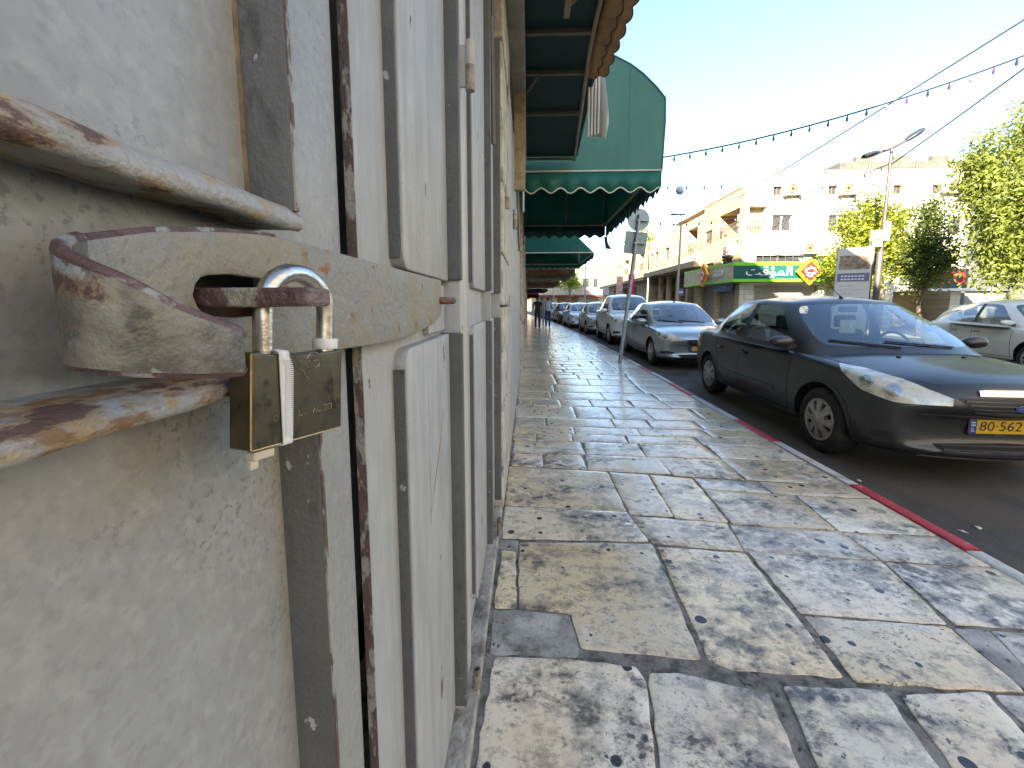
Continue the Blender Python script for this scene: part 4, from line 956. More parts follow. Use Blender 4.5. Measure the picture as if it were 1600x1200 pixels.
        conform(quadgrid([(-.26 * wk, fy, .778 * k_), (0, fy, .781 * k_), (.26 * wk, fy, .778 * k_)], [(-.27 * wk, fy, .738 * k_), (0, fy, .740 * k_), (.27 * wk, fy, .738 * k_)], 12, 2), dF, .012, 'chrome_bar', chrome)
    else:
        conform(quadgrid([(-.36 * wk, fy, .68 * k_), (0, fy, .70 * k_), (.36 * wk, fy, .68 * k_)], [(-.26 * wk, fy, .40 * k_), (0, fy, .38 * k_), (.26 * wk, fy, .40 * k_)], 12, 4), dF, .006, 'grille', chrome if grille == 'shield' else trim_m)
        for q in range(6):
            z_ = .64 - q * .042; ww = .31 - q * .012
            ribbon([(-ww * wk, fy, z_ * k_), (ww * wk, fy, z_ * k_)], .026, dF, .010, 'grille_slat', trim_m, (0, 0, 1))
    conform(quadgrid([(-.50 * wk, fy, .345 * k_), (0, fy, .36 * k_), (.50 * wk, fy, .345 * k_)], [(-.44 * wk, fy, .25 * k_), (0, fy, .245 * k_), (.44 * wk, fy, .25 * k_)], 12, 3), dF, .004, 'lower_grille', well_m)
    for z_ in (.335, .305, .275): ribbon([(-.45 * wk, fy, z_ * k_), (.45 * wk, fy, z_ * k_)], .007, dF, .009, 'grille_slat', trim_m, (0, 0, 1))
    ribbon([(-.56 * wk, fy, .225 * k_), (0, fy, .228 * k_), (.56 * wk, fy, .225 * k_)], .02, dF, .012, 'front_lip', trim_m, (0, 0, 1))
    for s in (1, -1):
        dd = Vector((-.45 * s, .9, 0))
        conform(quadgrid([sx_((.60, -2.12, .40), s), sx_((.70, -2.04, .43), s), sx_((.82, -1.93, .41), s)], [sx_((.60, -2.12, .375), s), sx_((.72, -2.05, .355), s), sx_((.84, -1.93, .36), s)], 8, 3), dd, .003, 'fog_lamp_recess', trim_m)
    ribbon([(-.62 * wk, fy + .05, .572 * k_), (0, fy, .572 * k_), (.62 * wk, fy + .05, .572 * k_)], .016, dF, .008, 'bumper_strip', paint, (0, 0, 1))
    h = hit((0, fy, .46 * k_), dF); py = h[0].y if h[0] is not None else fy
    pl = MB().box((-.262, py - .022, .435 * k_), (.262, py - .012, .435 * k_ + .112)).build('number_plate', plate_y, car, bevel=.002)
    MB().box((-.2615, py - .024, .435 * k_ + .001), (-.212, py - .0215, .435 * k_ + .111)).build('country_strip', plate_b, pl)
    if plate:
        text('plate_number', plate, .105, (.03, py - .0222, .435 * k_ + .056), FACE_NY, ink, pl, .0008, .08, width=.44)
        text('country_code', 'IL', .04, (-.237, py - .0245, .435 * k_ + .03), FACE_NY, white_p, pl, .0005)
        for q in range(2): MB().box((-.252, py - .0248, .435 * k_ + .062 + q * .022), (-.222, py - .024, .435 * k_ + .072 + q * .022)).build('flag_stripe', white_p, pl)
        MB().box((-.262, py - .020, .425 * k_), (.262, py - .010, .4345 * k_)).build('plate_holder', ink, pl)
        text('holder_print', '- - - - - -', .016, (-.05, py - .0206, .4295 * k_), FACE_NY, white_p, pl, .0004)
    if marks == 'oval':
        h = hit((0, fy, .672 * k_), dF); by2 = h[0].y - .016
        for (ax_, az_, yo, mm, nm) in ((.062, .026, 0, chrome, 'badge_rim'), (.055, .021, -.003, plate_b, 'badge')):
            o_ = MB(); o_.prism([(ax_ * math.cos(2 * math.pi * q / 28), az_ * math.sin(2 * math.pi * q / 28)) for q in range(28)], lambda p, q, y: (p, y, .662 * k_ + q), by2 + yo, by2 + yo + .008); o_.build(nm, mm, car)
        text('badge_lettering', 'Ford', .034, (0, by2 - .0035, .662 * k_), FACE_NY, chrome, car, .0006, .25, width=.075)
    elif marks == 'ring':
        h = hit((0, fy, .60 * k_), dF); by2 = (h[0].y if h[0] is not None else fy) - .018
        MB().lathe([(.045, -.004), (.055, 0), (.045, .004), (.045, -.004)], 20, Matrix.Translation((0, by2, .60 * k_)) @ Matrix.Rotation(R(90), 4, 'X')).build('badge', chrome, car, smooth=True)
    # ---- wipers, washers, antenna
    cw = spec['belt'][0]
    for x0, x1 in ((.42, -.18), (-.10, -.62)):
        pth = []
        for q in range(7):
            t = q / 6; xx = x0 + (x1 - x0) * t; zz = cw[2] + .022 + .05 * t
            hh = bvh2.ray_cast(Vector((xx, cw[1] - 1, zz)), Vector((0, 1, 0)))
            if hh[0] is not None: pth.append(hh[0] + Vector((0, -.012, .006)))
        if len(pth) > 2: MB().tube(pth, .009, 6).build('wiper', trim_m, car, smooth=True)
    conform(quadgrid([(-.70 * wk, cw[1] + .12, 1.3), (-.36 * wk, cw[1] + .035, 1.3), (0, cw[1] - .0, 1.3), (.36 * wk, cw[1] + .035, 1.3), (.70 * wk, cw[1] + .12, 1.3)], [(-.72 * wk, cw[1] + .05, 1.3), (-.36 * wk, cw[1] - .04, 1.3), (0, cw[1] - .07, 1.3), (.36 * wk, cw[1] - .04, 1.3), (.72 * wk, cw[1] + .05, 1.3)], 16, 2), (0, 0, -1), .004, 'cowl_panel', trim_m)
    if hero:
        for s in (-1, 1):
            ribbon([(s * .775, -1.1, 1.2), (s * .775, -1.3, 1.2), (s * .745, -1.6, 1.2), (s * .63, -1.93, 1.2), (s * .46, -2.08, 1.2)], .006, (0, 0, -1), .001, 'bonnet_gap', seam_m, (1, 0, 0), nsub=8)
            hh = bvh.ray_cast(Vector((s * .28, -1.45, 2)), Vector((0, 0, -1)))
            MB().obox(hh[0] + Vector((0, 0, .006)), (.03, .022, .012)).build('washer_jet', trim_m, car, bevel=.003)
    hh = bvh2.ray_cast(Vector((0, spec['top'][0][1] + .12, 3)), Vector((0, 0, -1)))
    if hh[0] is not None:
        MB().tube([hh[0] + Vector((0, 0, -.005)), hh[0] + Vector((0, .02, .02)), hh[0] + Vector((0, .03, .03))], [.022, .014, .008], 8).build('aerial_base', trim_m, car, smooth=True)
        MB().tube([hh[0] + Vector((0, .02, .02)), hh[0] + Vector((0, .22, .16))], .004, 5).build('aerial', trim_m, car)
    # ---- interior
    for x_ in (-.36, .36):
        for y_ in ((-.02, .95) if spec is not None else ()):
            s_ = MB(); zt_ = spec['belt'][5][2]
            s_.add([(x_ - .24, y_ * ls, zt_ - .32), (x_ + .24, y_ * ls, zt_ - .32), (x_ + .24, y_ * ls + .14, zt_ - .32), (x_ - .24, y_ * ls + .14, zt_ - .32), (x_ - .20, y_ * ls + .14, zt_ + .16), (x_ + .20, y_ * ls + .14, zt_ + .16), (x_ + .20, y_ * ls + .24, zt_ + .16), (x_ - .20, y_ * ls + .24, zt_ + .16)],
                   [(0, 3, 2, 1), (4, 5, 6, 7), (0, 1, 5, 4), (1, 2, 6, 5), (2, 3, 7, 6), (3, 0, 4, 7)])
            se = s_.build('seat', seat_m, car, bevel=.04, seg=3)
            MB().box((x_ - .12, y_ * ls + .17, zt_ + .18), (x_ + .12, y_ * ls + .26, zt_ + .34)).build('headrest', seat_m, se, bevel=.03, seg=3)
    dz = spec['belt'][0][2]
    MB().box((-.70 * wk, spec['belt'][0][1] + .18, dz - .2), (.70 * wk, spec['belt'][0][1] + .55, dz - .03)).build('dashboard', inter, car, bevel=.04)
    MB().lathe([(.165, -.012), (.185, 0), (.165, .012), (.15, 0), (.165, -.012)], 24, Matrix.Translation((.36, spec['belt'][0][1] + .68, dz - .02)) @ Matrix.Rotation(R(65), 4, 'X')).build('steering_wheel', trim_m, car, smooth=True)
    mz = spec['top'][0][2]
    MB().box((-.10, spec['top'][0][1] - .02, mz - .13), (.10, spec['top'][0][1] + .01, mz - .065)).build('rear_view_mirror', trim_m, car, bevel=.01)
    if hero:
        sgn = MB().box((-.18, -.52, 1.10), (-.01, -.51, 1.25)).build('window_card', mat('card_grey', (.42, .47, .45), rough=.6, var=.15, vscale=20), car)
        text('card_mark', '1 X', .09, (-.095, -.5215, 1.175), FACE_NY, white_p, sgn, .0006)
        pp = MB(); pp.add([(.40, -.92, 1.02), (.62, -.90, 1.02), (.60, -.80, 1.12), (.46, -.78, 1.15), (.40, -.82, 1.13)], [(0, 1, 2, 3, 4)]); pp.build('paper_sheet', mat('paper', (.65, .62, .5), rough=.8, var=.15, vscale=12), car, solid=.002)
    # ---- wheels
    cap = cap or mat('hub_cap', (.42, .41, .38), rough=.4, metal=.5, var=.15, vscale=20, layers=(((.2, .18, .15), 14, .5, .7, I3, .6, None),))
    wr = spec['wr']
    for ay in spec['axles']:
        for s in (1, -1):
            xo = s * (spec['track'] - .02); Mx = Matrix.Translation((xo, ay, wr)) @ Matrix.Rotation(R(90 * s), 4, 'Y')
            wl = bpy.data.objects.new('wheel', None); COL.objects.link(wl); wl.parent = car
            MB().lathe([(wr * .64, -.20), (wr * .93, -.20), (wr * .985, -.175), (wr, -.15), (wr, -.05), (wr * .985, -.025), (wr * .93, -.002), (wr * .80, .004), (wr * .69, -.006), (wr * .655, -.02), (wr * .64, -.20)], 40, Mx).build('tyre', tyre_m, wl, smooth=True, angle=50)
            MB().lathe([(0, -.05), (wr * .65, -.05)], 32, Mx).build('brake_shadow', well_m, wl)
            rim = MB(); rim.lathe([(wr * .655, -.03), (wr * .655, -.004), (wr * .63, .002), (wr * .575, -.002), (wr * .56, -.02)], 40, Mx)
            rim.lathe([(0, .014), (wr * .10, .013), (wr * .16, .006), (wr * .30 if spokes == 8 else wr * .2, .004), (wr * .32 if spokes == 8 else wr * .22, -.03)], 28, Mx)
            for q in range(spokes):
                a = 2 * math.pi * q / spokes; hw0 = .5 * (2 * math.pi / spokes) * (.62 if spokes == 8 else .42); hw1 = hw0 * (1.0 if spokes == 8 else .55)
                pts = []
                for rr_, hw, zz in ((wr * .2, hw0 * 1.25, .006), (wr * .38, hw0, .0075), (wr * .59, hw1, .0)):
                    pts += [(rr_, a - hw, zz), (rr_, a + hw, zz)]
                vs = [Mx @ Vector((r_ * math.cos(t), r_ * math.sin(t), z_)) for r_, t, z_ in pts] + [Mx @ Vector((r_ * math.cos(t), r_ * math.sin(t), z_ - .025)) for r_, t, z_ in pts]
                rim.add(vs, [(0, 1, 3, 2), (2, 3, 5, 4), (0, 2, 8, 6), (2, 4, 10, 8), (1, 7, 9, 3), (3, 9, 11, 5), (4, 5, 11, 10), (0, 6, 7, 1)])
            rim.build('hub_cap', cap, wl, smooth=True, angle=35)
    return car

def paint(name, c, rough=.28, metal=.3, dust=.3, coat=.8):
    return mat(name, c, rough=rough, metal=metal, spec=.5, var=.06, vscale=2, coat=coat, layers=(((.22, .19, .15), 1.6, .45, .85, (1, 1, 1.6), dust * .6, .45), ((.30, .27, .22), 60, .62, .74, I3, dust * .4, .6)))
grey_car = paint('dark_grey_paint', (.030, .033, .033), .40, .3, .4, .3)
make_car('dark charcoal saloon car nearest the camera, with oval badge and yellow plate', (3.755, 5.33, -.12), R(-2.0), grey_car, FOCUS, True, plate='80·562·65', marks='oval')
alloy = mat('alloy', (.62, .61, .58), rough=.3, metal=.8, var=.1)
make_car('silver blue saloon car parked right behind the charcoal saloon', (3.80, 11.15, -.12), R(-1.5), paint('silver_blue_paint', (.33, .37, .37), .28, .5, .05), SEDAN, cap=alloy, spokes=10, grille='shield', marks='ring')
make_car('tall white off-road car behind the leaning sign pole', (3.80, 16.25, -.12), R(-1), paint('white_paint', (.80, .77, .68), .35, 0, .04), SUV, cap=alloy, spokes=10, grille='open', marks='ring')
beige_c = make_car('small beige hatchback parked behind the tall white off-road car', (3.62, 21.0, -.12), R(0), paint('beige_paint', (.55, .52, .43), .35, .1, .05), HATCH, cap=alloy, spokes=10, grille='open')
wh = make_car('white saloon car fifth in the row along the kerb', (3.3, 26.4, -.12), R(2), paint('bright_white_paint', (.82, .82, .80), .3, 0, .03), SEDAN, cap=alloy, spokes=10, grille='open')
def copy_car(src, loc, rz, label, pm=None):
    c = copy_tree(src); c.location = loc; c.rotation_euler.z = rz; c['label'] = label
    if pm:
        for ch in c.children_recursive:
            if ch.type == 'MESH' and ch.data.materials and ch.data.materials[0].name.endswith('_paint') and 'hinge' not in ch.data.materials[0].name:
                ch.data = ch.data.copy(); ch.data.materials[0] = pm
    return c
copy_car(beige_c, (2.95, 31.6, -.12), R(4), 'small dark hatchback sixth in the row along the kerb', paint('dark_blue_paint', (.04, .045, .055)))
copy_car(beige_c, (2.4, 37.0, -.12), R(6), 'tiny far hatchback beyond the dark one in the row', paint('cream_paint', (.5, .48, .42)))
copy_car(wh, (1.8, 42.5, -.12), R(8), 'farthest pale saloon car in the row along the kerb')
make_car('cream white hatchback across the street at the right edge', (11.35, 9.75, -.12), R(-12), paint('warm_white_paint', (.82, .77, .64), .35, 0, .03), HATCH, cap=alloy, spokes=10, grille='open', group=None, name='parked_car')

# ================================================================== RIGHT SIDE
def block_mat(name, base, axis, bw=.55, bh=.26, mort=(.6, .5, .36), var=.14, rough=.8):
    m = mat(name, base, rough=rough, var=var, vscale=2.2, layers=((tuple(c * .55 for c in base), 1.2, .56, .78, (1, 1, .5), .5, None),), bump=.3, bscale=20)
    t = m.node_tree; N = t.nodes; L = t.links; b = N['Principled BSDF']
    tc = N.new('ShaderNodeTexCoord'); sp = N.new('ShaderNodeSeparateXYZ'); cb = N.new('ShaderNodeCombineXYZ'); L.new(tc.outputs['Object'], sp.inputs[0])
    L.new(sp.outputs[0 if axis == 'x' else 1], cb.inputs[0]); L.new(sp.outputs[2], cb.inputs[1])
    br = N.new('ShaderNodeTexBrick'); L.new(cb.outputs[0], br.inputs['Vector']); br.inputs['Scale'].default_value = 1
    br.inputs['Brick Width'].default_value = bw; br.inputs['Row Height'].default_value = bh; br.inputs['Mortar Size'].default_value = .012; br.inputs['Bias'].default_value = 0
    br.inputs['Color1'].default_value = (1, 1, 1, 1); br.inputs['Color2'].default_value = (.78, .78, .76, 1); br.inputs['Mortar'].default_value = (.55, .52, .48, 1)
    mx = N.new('ShaderNodeMix'); mx.data_type = 'RGBA'; mx.blend_type = 'MULTIPLY'; mx.inputs[0].default_value = 1
    src = b.inputs['Base Color'].links[0].from_socket; L.new(src, mx.inputs[6]); L.new(br.outputs['Color'], mx.inputs[7]); L.new(mx.outputs[2], b.inputs['Base Color'])
    return m
white_st = block_mat('white_facade_stone', (.66, .60, .50), 'x')
tan_st = block_mat('tan_facade_stone', (.54, .42, .24), 'y')
tan_st2 = block_mat('tan_facade_stone_plain', (.52, .41, .26), 'y', 1.2, .6)
pale_st = block_mat('pale_facade_stone', (.52, .44, .32), 'x')
grey_st = block_mat('shade_grey_facade_stone', (.115, .122, .10), 'x', .6, .3)  # stone colour lowered so these sunlit walls look shaded
dark_room = mat('dark_room', (.03, .028, .025), rough=.9)
shutter = mat('brown_shutter', (.30, .26, .21), rough=.6, var=.15, vscale=5)
fr_m = mat('window_frame_dark', (.11, .085, .065), rough=.6, var=.2)
wall_in = mat('tan_plaster', (.42, .29, .15), rough=.85, var=.12)
pane_m = glass_mat('window_pane', (.30, .33, .33), .35)

def facade(t, axis, plane, u0, u1, z0, z1, openings, m, depth=.25, inward=1, back=None, kind='window'):
    """wall plane with true openings; axis 'x' faces -Y at y=plane, axis 'y' faces -X at x=plane. opening: (ua, ub, za, zb, style)"""
    def P(u, z, d=0.): return (u, plane + inward * d, z) if axis == 'x' else (plane + inward * d, u, z)
    us = sorted({u0, u1, *[o[0] for o in openings], *[o[1] for o in openings]}); zs = sorted({z0, z1, *[o[2] for o in openings], *[o[3] for o in openings]})
    mb = MB()
    for i in range(len(us) - 1):
        for j in range(len(zs) - 1):
            cu, cz = (us[i] + us[i + 1]) / 2, (zs[j] + zs[j + 1]) / 2
            if any(o[0] < cu < o[1] and o[2] < cz < o[3] for o in openings): continue
            mb.add([P(us[i], zs[j]), P(us[i + 1], zs[j]), P(us[i + 1], zs[j + 1]), P(us[i], zs[j + 1])], [(0, 1, 2, 3)])
    for ua, ub, za, zb, *st in openings:
        dd = st[1] if len(st) > 1 else depth
        for a, b in (((ua, za), (ub, za)), ((ub, za), (ub, zb)), ((ub, zb), (ua, zb)), ((ua, zb), (ua, za))):
            mb.add([P(*a), P(*b), P(*b, dd), P(*a, dd)], [(0, 1, 2, 3)])
    w_ = mb.build('wall', m, t, world=True, fixn=False)
    for ua, ub, za, zb, *st in openings:
        style = st[0]; dd = st[1] if len(st) > 1 else depth
        def bar(a, b, d0, d1, nm, mm, par):
            x = MB(); q = [P(a[0], a[1], d0), P(b[0], b[1], d1)]
            lo = tuple(min(q[0][k], q[1][k]) for k in range(3)); hi = tuple(max(q[0][k], q[1][k]) for k in range(3)); return x.box(lo, hi).build(nm, mm, par, world=True)
        if style == 'shutter':
            x = MB(); zz = za
            while zz < zb - .01:
                q0, q1 = P(ua, zz, dd - .04), P(ub, min(zb, zz + .10), dd); x.box(tuple(map(min, q0, q1)), tuple(map(max, q0, q1))); zz += .115
            x.add([P(ua, za, dd + .01), P(ub, za, dd + .01), P(ub, zb, dd + .01), P(ua, zb, dd + .01)], [(0, 1, 2, 3)])
            x.build('roller_shutter', shutter, t, world=True); continue
        if style in ('deep', 'loggia'):
            MB().add([P(ua, za, dd), P(ub, za, dd), P(ub, zb, dd), P(ua, zb, dd)], [(0, 1, 2, 3)]).build('recess_wall', wall_in, t, world=True, fixn=False)
            if style == 'loggia':
                n = max(4, int((ub - ua) / .12))
                rl = bar((ua, za + .62), (ub, za + .66), .02, .06, 'railing', fr_m, t)
                for k in range(n + 1): 
                    u = ua + (ub - ua) * k / n; bar((u - .012, za), (u + .012, za + .62), .025, .05, 'baluster', fr_m, rl)
                bar((ua + (ub - ua) * .5, za), (ua + (ub - ua) * .8, zb - .25), dd - .06, dd - .004, 'door', fr_m, t)
            continue
        MB().add([P(ua, za, dd), P(ub, za, dd), P(ub, zb, dd), P(ua, zb, dd)], [(0, 1, 2, 3)]).build('room_back', dark_room, t, world=True, fixn=False)
        wn = bar((ua + .02, za + .02), (ub - .02, zb - .02), dd * .62, dd * .62 + .012, 'window', pane_m, t)
        for a, b in (((ua, za), (ua + .06, zb)), ((ub - .06, za), (ub, zb)), ((ua + .06, zb - .06), (ub - .06, zb)), ((ua + .06, za), (ub - .06, za + .06)), (((ua + ub) / 2 - .03, za + .06), ((ua + ub) / 2 + .03, zb - .06))):
            bar(a, b, dd * .5, dd * .62 + .03, 'frame', white_p if style == 'lattice' else fr_m, wn)
        if style == 'lattice':
            n = 5
            for k in range(n):
                for s_ in (1, -1):
                    a = ua + .06 + (ub - ua - .12) * (k + .0) / n; b_ = a + (ub - ua - .12) / n * 2.2 * s_
                    a_, c_ = P(a, za + .05, dd * .42), P(max(ua + .05, min(ub - .05, b_)), zb - .05, dd * .42)
                    MB().tube([a_, c_], .010, 4).build('lattice_bar', fr_m, wn, world=True)
        if style == 'bars':
            for k in range(1, 6):
                u = ua + (ub - ua) * k / 6; bar((u - .014, za), (u + .014, zb), dd * .2, dd * .2 + .03, 'security_bar', fr_m, wn)
    return w_

# pavement round the corner building
rp = structure(MB().add([(9.35, 14.2, -.121), (40, 14.2, -.121), (40, 140, -.121), (9.35, 140, -.121), (9.35, 14.2, -.002), (40, 14.2, -.002), (40, 140, -.002), (9.35, 140, -.002)], [(4, 5, 6, 7), (0, 1, 5, 4), (0, 4, 7, 3)]).build('corner_pavement', mat('far_pavement', (.46, .42, .34), rough=.6, var=.2, vscale=2), fixn=False))
for k in range(12):
    MB().box((9.2, 14.3 + k * 1.6, -.122), (9.345, 15.85 + k * 1.6, .004)).build('kerb_stone', kerb_w if k % 2 else kerb_r, rp, bevel=.01)

# ---- corner building: white sunlit face and tan street face
XB, YB = 11.15, 22.3
cb = thing('corner_building', 'two storey corner building, white sunlit side wall and tan stone street front', 'building', (XB, YB, 0))
facade(cb, 'x', YB, XB, 22.4, -.1, 7.95, [(11.4, 12.3, 4.95, 6.33, 'loggia', 1.2), (12.6, 13.64, 5.03, 5.9, 'lattice'), (15.42, 16.46, 5.02, 5.88, 'lattice'), (18.4, 19.4, 5.0, 5.86, 'lattice'), (21.35, 22.05, 4.83, 5.74, 'plain'),
    (12.55, 13.0, 6.85, 7.35, 'plain'), (15.3, 15.75, 6.85, 7.33, 'plain'), (18.5, 18.95, 6.85, 7.33, 'plain'), (20.4, 20.85, 6.85, 7.33, 'plain'),
    (11.9, 14.2, 3.46, 3.84, 'bars'), (14.75, 16.6, 3.46, 3.8, 'bars'), (11.9, 15.2, 0, 2.3, 'shutter'), (15.6, 18.6, 0, 2.2, 'shutter'), (19.0, 21.9, 0, 1.95, 'deep', 1.5)], white_st)
facade(cb, 'y', XB, YB, 27.2, -.1, 7.35, [(22.75, 25.1, 5.05, 6.38, 'loggia', 1.4), (25.95, 26.95, 5.05, 5.8, 'bars'), (23.3, 24.6, 3.5, 3.85, 'bars'), (25.6, 26.6, 3.5, 3.8, 'plain'), (22.75, 24.9, 0, 2.45, 'shutter'), (25.2, 27.1, 0, 2.4, 'shutter')], tan_st)
box_part('roof', (XB + .005, YB + .005, 7.3), (22.39, 33, 7.345), pale_st, cb)
box_part('coping', (XB - .04, YB + .3, 7.352), (XB + .25, 27.2, 7.45), tan_st, cb)
box_part('coping', (XB - .03, YB - .04, 7.952), (22.42, YB + .25, 8.05), white_st, cb)
box_part('side_wall', (22.38, YB + .25, -.1), (22.40, 33, 7.9), pale_st, cb)
box_part('core', (XB + 2.1, YB + 2.1, -.1), (22.3, 33, 7.2), dark_room, cb)
# sign fascia wrapped round the corner
ac_m = mat('air_conditioner', (.66, .63, .56), rough=.5, var=.08)
for k, (x_, h_) in enumerate(((13.9, .55), (14.7, .75), (17.3, .9), (19.6, .5))):
    MB().tube([(x_, YB + .1, 8.0), (x_, YB + .1, 8.0 + h_)], .05, 6).build('roof_post', fr_m, cb, world=True)
for k, x_ in enumerate((12.4, 16.9, 20.6)):
    wt = thing('water_tank', ['white roof water tank at the left end of the white building', 'white roof water tank at the middle of the white building', 'white roof water tank at the right end of the white building'][k], 'water tank', (x_, 26, 7.345))
    MB().lathe([(0, 0), (.5, 0), (.52, .05), (.52, 1.1), (.45, 1.25), (0, 1.3)], 18).build('tank', ac_m, wt, smooth=True)
sg = mat('sign_green', (.008, .085, .075), rough=.4, var=.08); sg2 = mat('sign_lime', (.20, .62, .03), rough=.4, var=.06); sgp = mat('sign_pale', (.52, .47, .30), rough=.5, var=.25, vscale=2.2, layers=(((.5, .22, .12), 2.5, .55, .68, I3, .7, None), ((.25, .42, .12), 3.1, .55, .68, I3, .7, None)))
fs = thing('shop_sign', 'green fascia sign with white Arabic lettering wrapped around the corner building', 'sign', (10.45, 21.6, 2.44))
box_part('panel', (10.45, 21.6, 2.44), (17.2, 22.29, 3.41), sg, fs)
box_part('border', (10.44, 21.585, 3.25), (17.21, 21.599, 3.42), sg2, fs); box_part('border', (10.44, 21.585, 2.43), (17.21, 21.599, 2.58), sg2, fs)
box_part('street_panel', (10.44, 21.61, 2.44), (11.1, 28.2, 3.41), sgp, fs)
box_part('border', (10.425, 21.61, 2.43), (10.4385, 28.2, 2.55), sg2, fs); box_part('border', (10.425, 21.61, 3.29), (10.4385, 28.2, 3.42), sg2, fs)
text('lettering', '\uFE96\uFED7\uFE86\uFEE4\uFEDF\uFE8D', .62, (1.75, -.03, .50), FACE_NY, white_p, fs, .02, width=2.3)
text('lettering', '\uFEDF\uFE8E', .55, (5.2, -.03, .50), FACE_NY, white_p, fs, .02)
text('lettering', '\uFE96\uFED7\uFE86\uFEE4\uFEDF\uFE8D', .5, (-.045, 1.9, .50), FACE_NX, white_p, fs, .012, width=1.7)
dred = mat('diamond_red', (.55, .025, .02), rough=.4, var=.1); dyel = mat('diamond_yellow', (.82, .42, .02), rough=.4, var=.15)
for (loc, M, lab) in (((14.1, 21.35, 2.93), 'x', 'red and yellow diamond sign hanging on the green fascia, white wall side'), ((10.2, 24.75, 2.98), 'y', 'thin looking diamond sign on the street side of the corner fascia')):
    dsg = thing('diamond_sign', lab, 'sign', loc)
    f3 = (lambda p, q, d: (p, d, q)) if M == 'x' else (lambda p, q, d: (d, p, q))
    for r_, d0, mm, nm in ((.68, 0, dyel, 'border'), (.5, -.03, dred, 'panel')):
        MB().prism([(r_, 0), (0, r_), (-r_, 0), (0, -r_)], f3, d0, d0 + .10).build(nm, mm, dsg)
    MB().prism([(.30 * math.cos(2 * math.pi * k / 16), .04 + .17 * math.sin(2 * math.pi * k / 16)) for k in range(16)], f3, -.05, -.03).build('emblem', white_p, dsg)
    MB().prism([(.22 * math.cos(2 * math.pi * k / 16), .03 + .10 * math.sin(2 * math.pi * k / 16)) for k in range(16)], f3, -.065, -.05).build('emblem', dred, dsg)
    for zz, ww in ((-.18, .2), (-.25, .12)): MB().prism([(-ww, zz - .025), (ww, zz - .025), (ww, zz + .025), (-ww, zz + .025)], f3, -.05, -.03).build('emblem_bar', white_p, dsg)
    MB().prism([(-.05, .2), (.05, .2), (0, .32)], f3, -.05, -.03).build('emblem', white_p, dsg)
def ac(loc, face, lab):
    t = thing('air_conditioner', lab, 'air conditioner', loc, 0, 'air conditioners on the corner building')
    if face == 'x':
        MB().box((-.4, -.3, 0), (.4, 0, .56)).build('case', ac_m, t, bevel=.02)
        Mx = Matrix.Translation((-.08, -.302, .28)) @ Matrix.Rotation(R(90), 4, 'X')
        MB().box((-.4, -.28, -.09), (-.34, 0, -.005)).build('bracket', fr_m, t); MB().box((.34, -.28, -.09), (.4, 0, -.005)).build('bracket', fr_m, t)
    else:
        MB().box((-.3, -.42, 0), (0, .42, .58)).build('case', ac_m, t, bevel=.02)
        Mx = Matrix.Translation((-.302, .08, .28)) @ Matrix.Rotation(R(-90), 4, 'Y')
        MB().box((-.28, -.42, -.09), (0, -.36, -.005)).build('bracket', fr_m, t); MB().box((-.28, .36, -.09), (0, .42, -.005)).build('bracket', fr_m, t)
    MB().lathe([(.0, .006), (.06, .006), (.065, .0)], 16, Mx).build('fan_hub', trim_m, t); MB().lathe([(.20, 0), (.22, .012), (.24, 0)], 24, Mx).build('fan_ring', trim_m, t)
    MB().lathe([(0, .001), (.20, .001)], 24, Mx).build('fan_opening', mat('fan_dark', (.20, .12, .07), rough=.7), t)
    return t
ac((13.42, YB, 6.82), 'x', 'air conditioner beside the leftmost small upper opening of the white wall')
ac((16.15, YB, 6.82), 'x', 'air conditioner beside the second small upper opening of the white wall')
ac((21.2, YB, 6.85), 'x', 'air conditioner high at the right end of the white wall')
ac((14.5, YB, 3.88), 'x', 'low air conditioner just above the diamond sign on the white wall')
ac((XB, 23.5, 3.95), 'y', 'air conditioner on the tan street front above the pale fascia')
blue_s = mat('sign_blue', (.05, .20, .38), rough=.5, var=.1)
t = thing('shop_sign', 'small blue sign with white loops below the pale fascia', 'sign', (11.0, 22.85, 2.0)); box_part('panel', (11.0, 22.85, 2.02), (11.05, 25.1, 2.42), blue_s, t)
MB().tube([(10.99, 23.9 - .45 * math.sin(2 * math.pi * k / 24), 2.27 + .07 * math.sin(4 * math.pi * k / 24)) for k in range(25)], .022, 5).build('loop_emblem', white_p, t, world=True)
t = thing('shop_sign', 'small purple sign hanging left of the roller shutters', 'sign', (10.6, 28.6, 2.0)); box_part('panel', (10.6, 28.6, 1.9), (10.7, 29.9, 2.35), mat('sign_purple', (.10, .08, .30), rough=.5), t); box_part('print', (10.59, 28.8, 2.05), (10.599, 29.5, 2.2), white_p, t); box_part('bracket', (10.7, 29.2, 2.352), (11.15, 29.25, 2.40), fr_m, t)
t = thing('shop_sign', 'red lettered black sign over the shop at the right end of the white wall', 'sign', (19.9, 21.6, 2.1)); box_part('panel', (19.6, 21.6, 2.1), (21.95, 21.7, 3.05), mat('sign_black', (.03, .02, .02), rough=.5), t)
text('lettering', 'ZAYO', .85, (.9, -.02, .47), FACE_NY, mat('letter_red', (.75, .03, .02), rough=.4), t, .03, width=2.0)
for k in range(9): MB().lathe([(0, .05), (.035, .035), (.05, 0), (.035, -.035), (0, -.05)], 8, Matrix.Translation((20.9 + k * .13, 21.6, 3.10))).build('bulb', white_p, t, world=True)
box_part('ledge', (19.2, 21.2, 1.96), (22.9, 22.28, 2.06), ac_m, t)
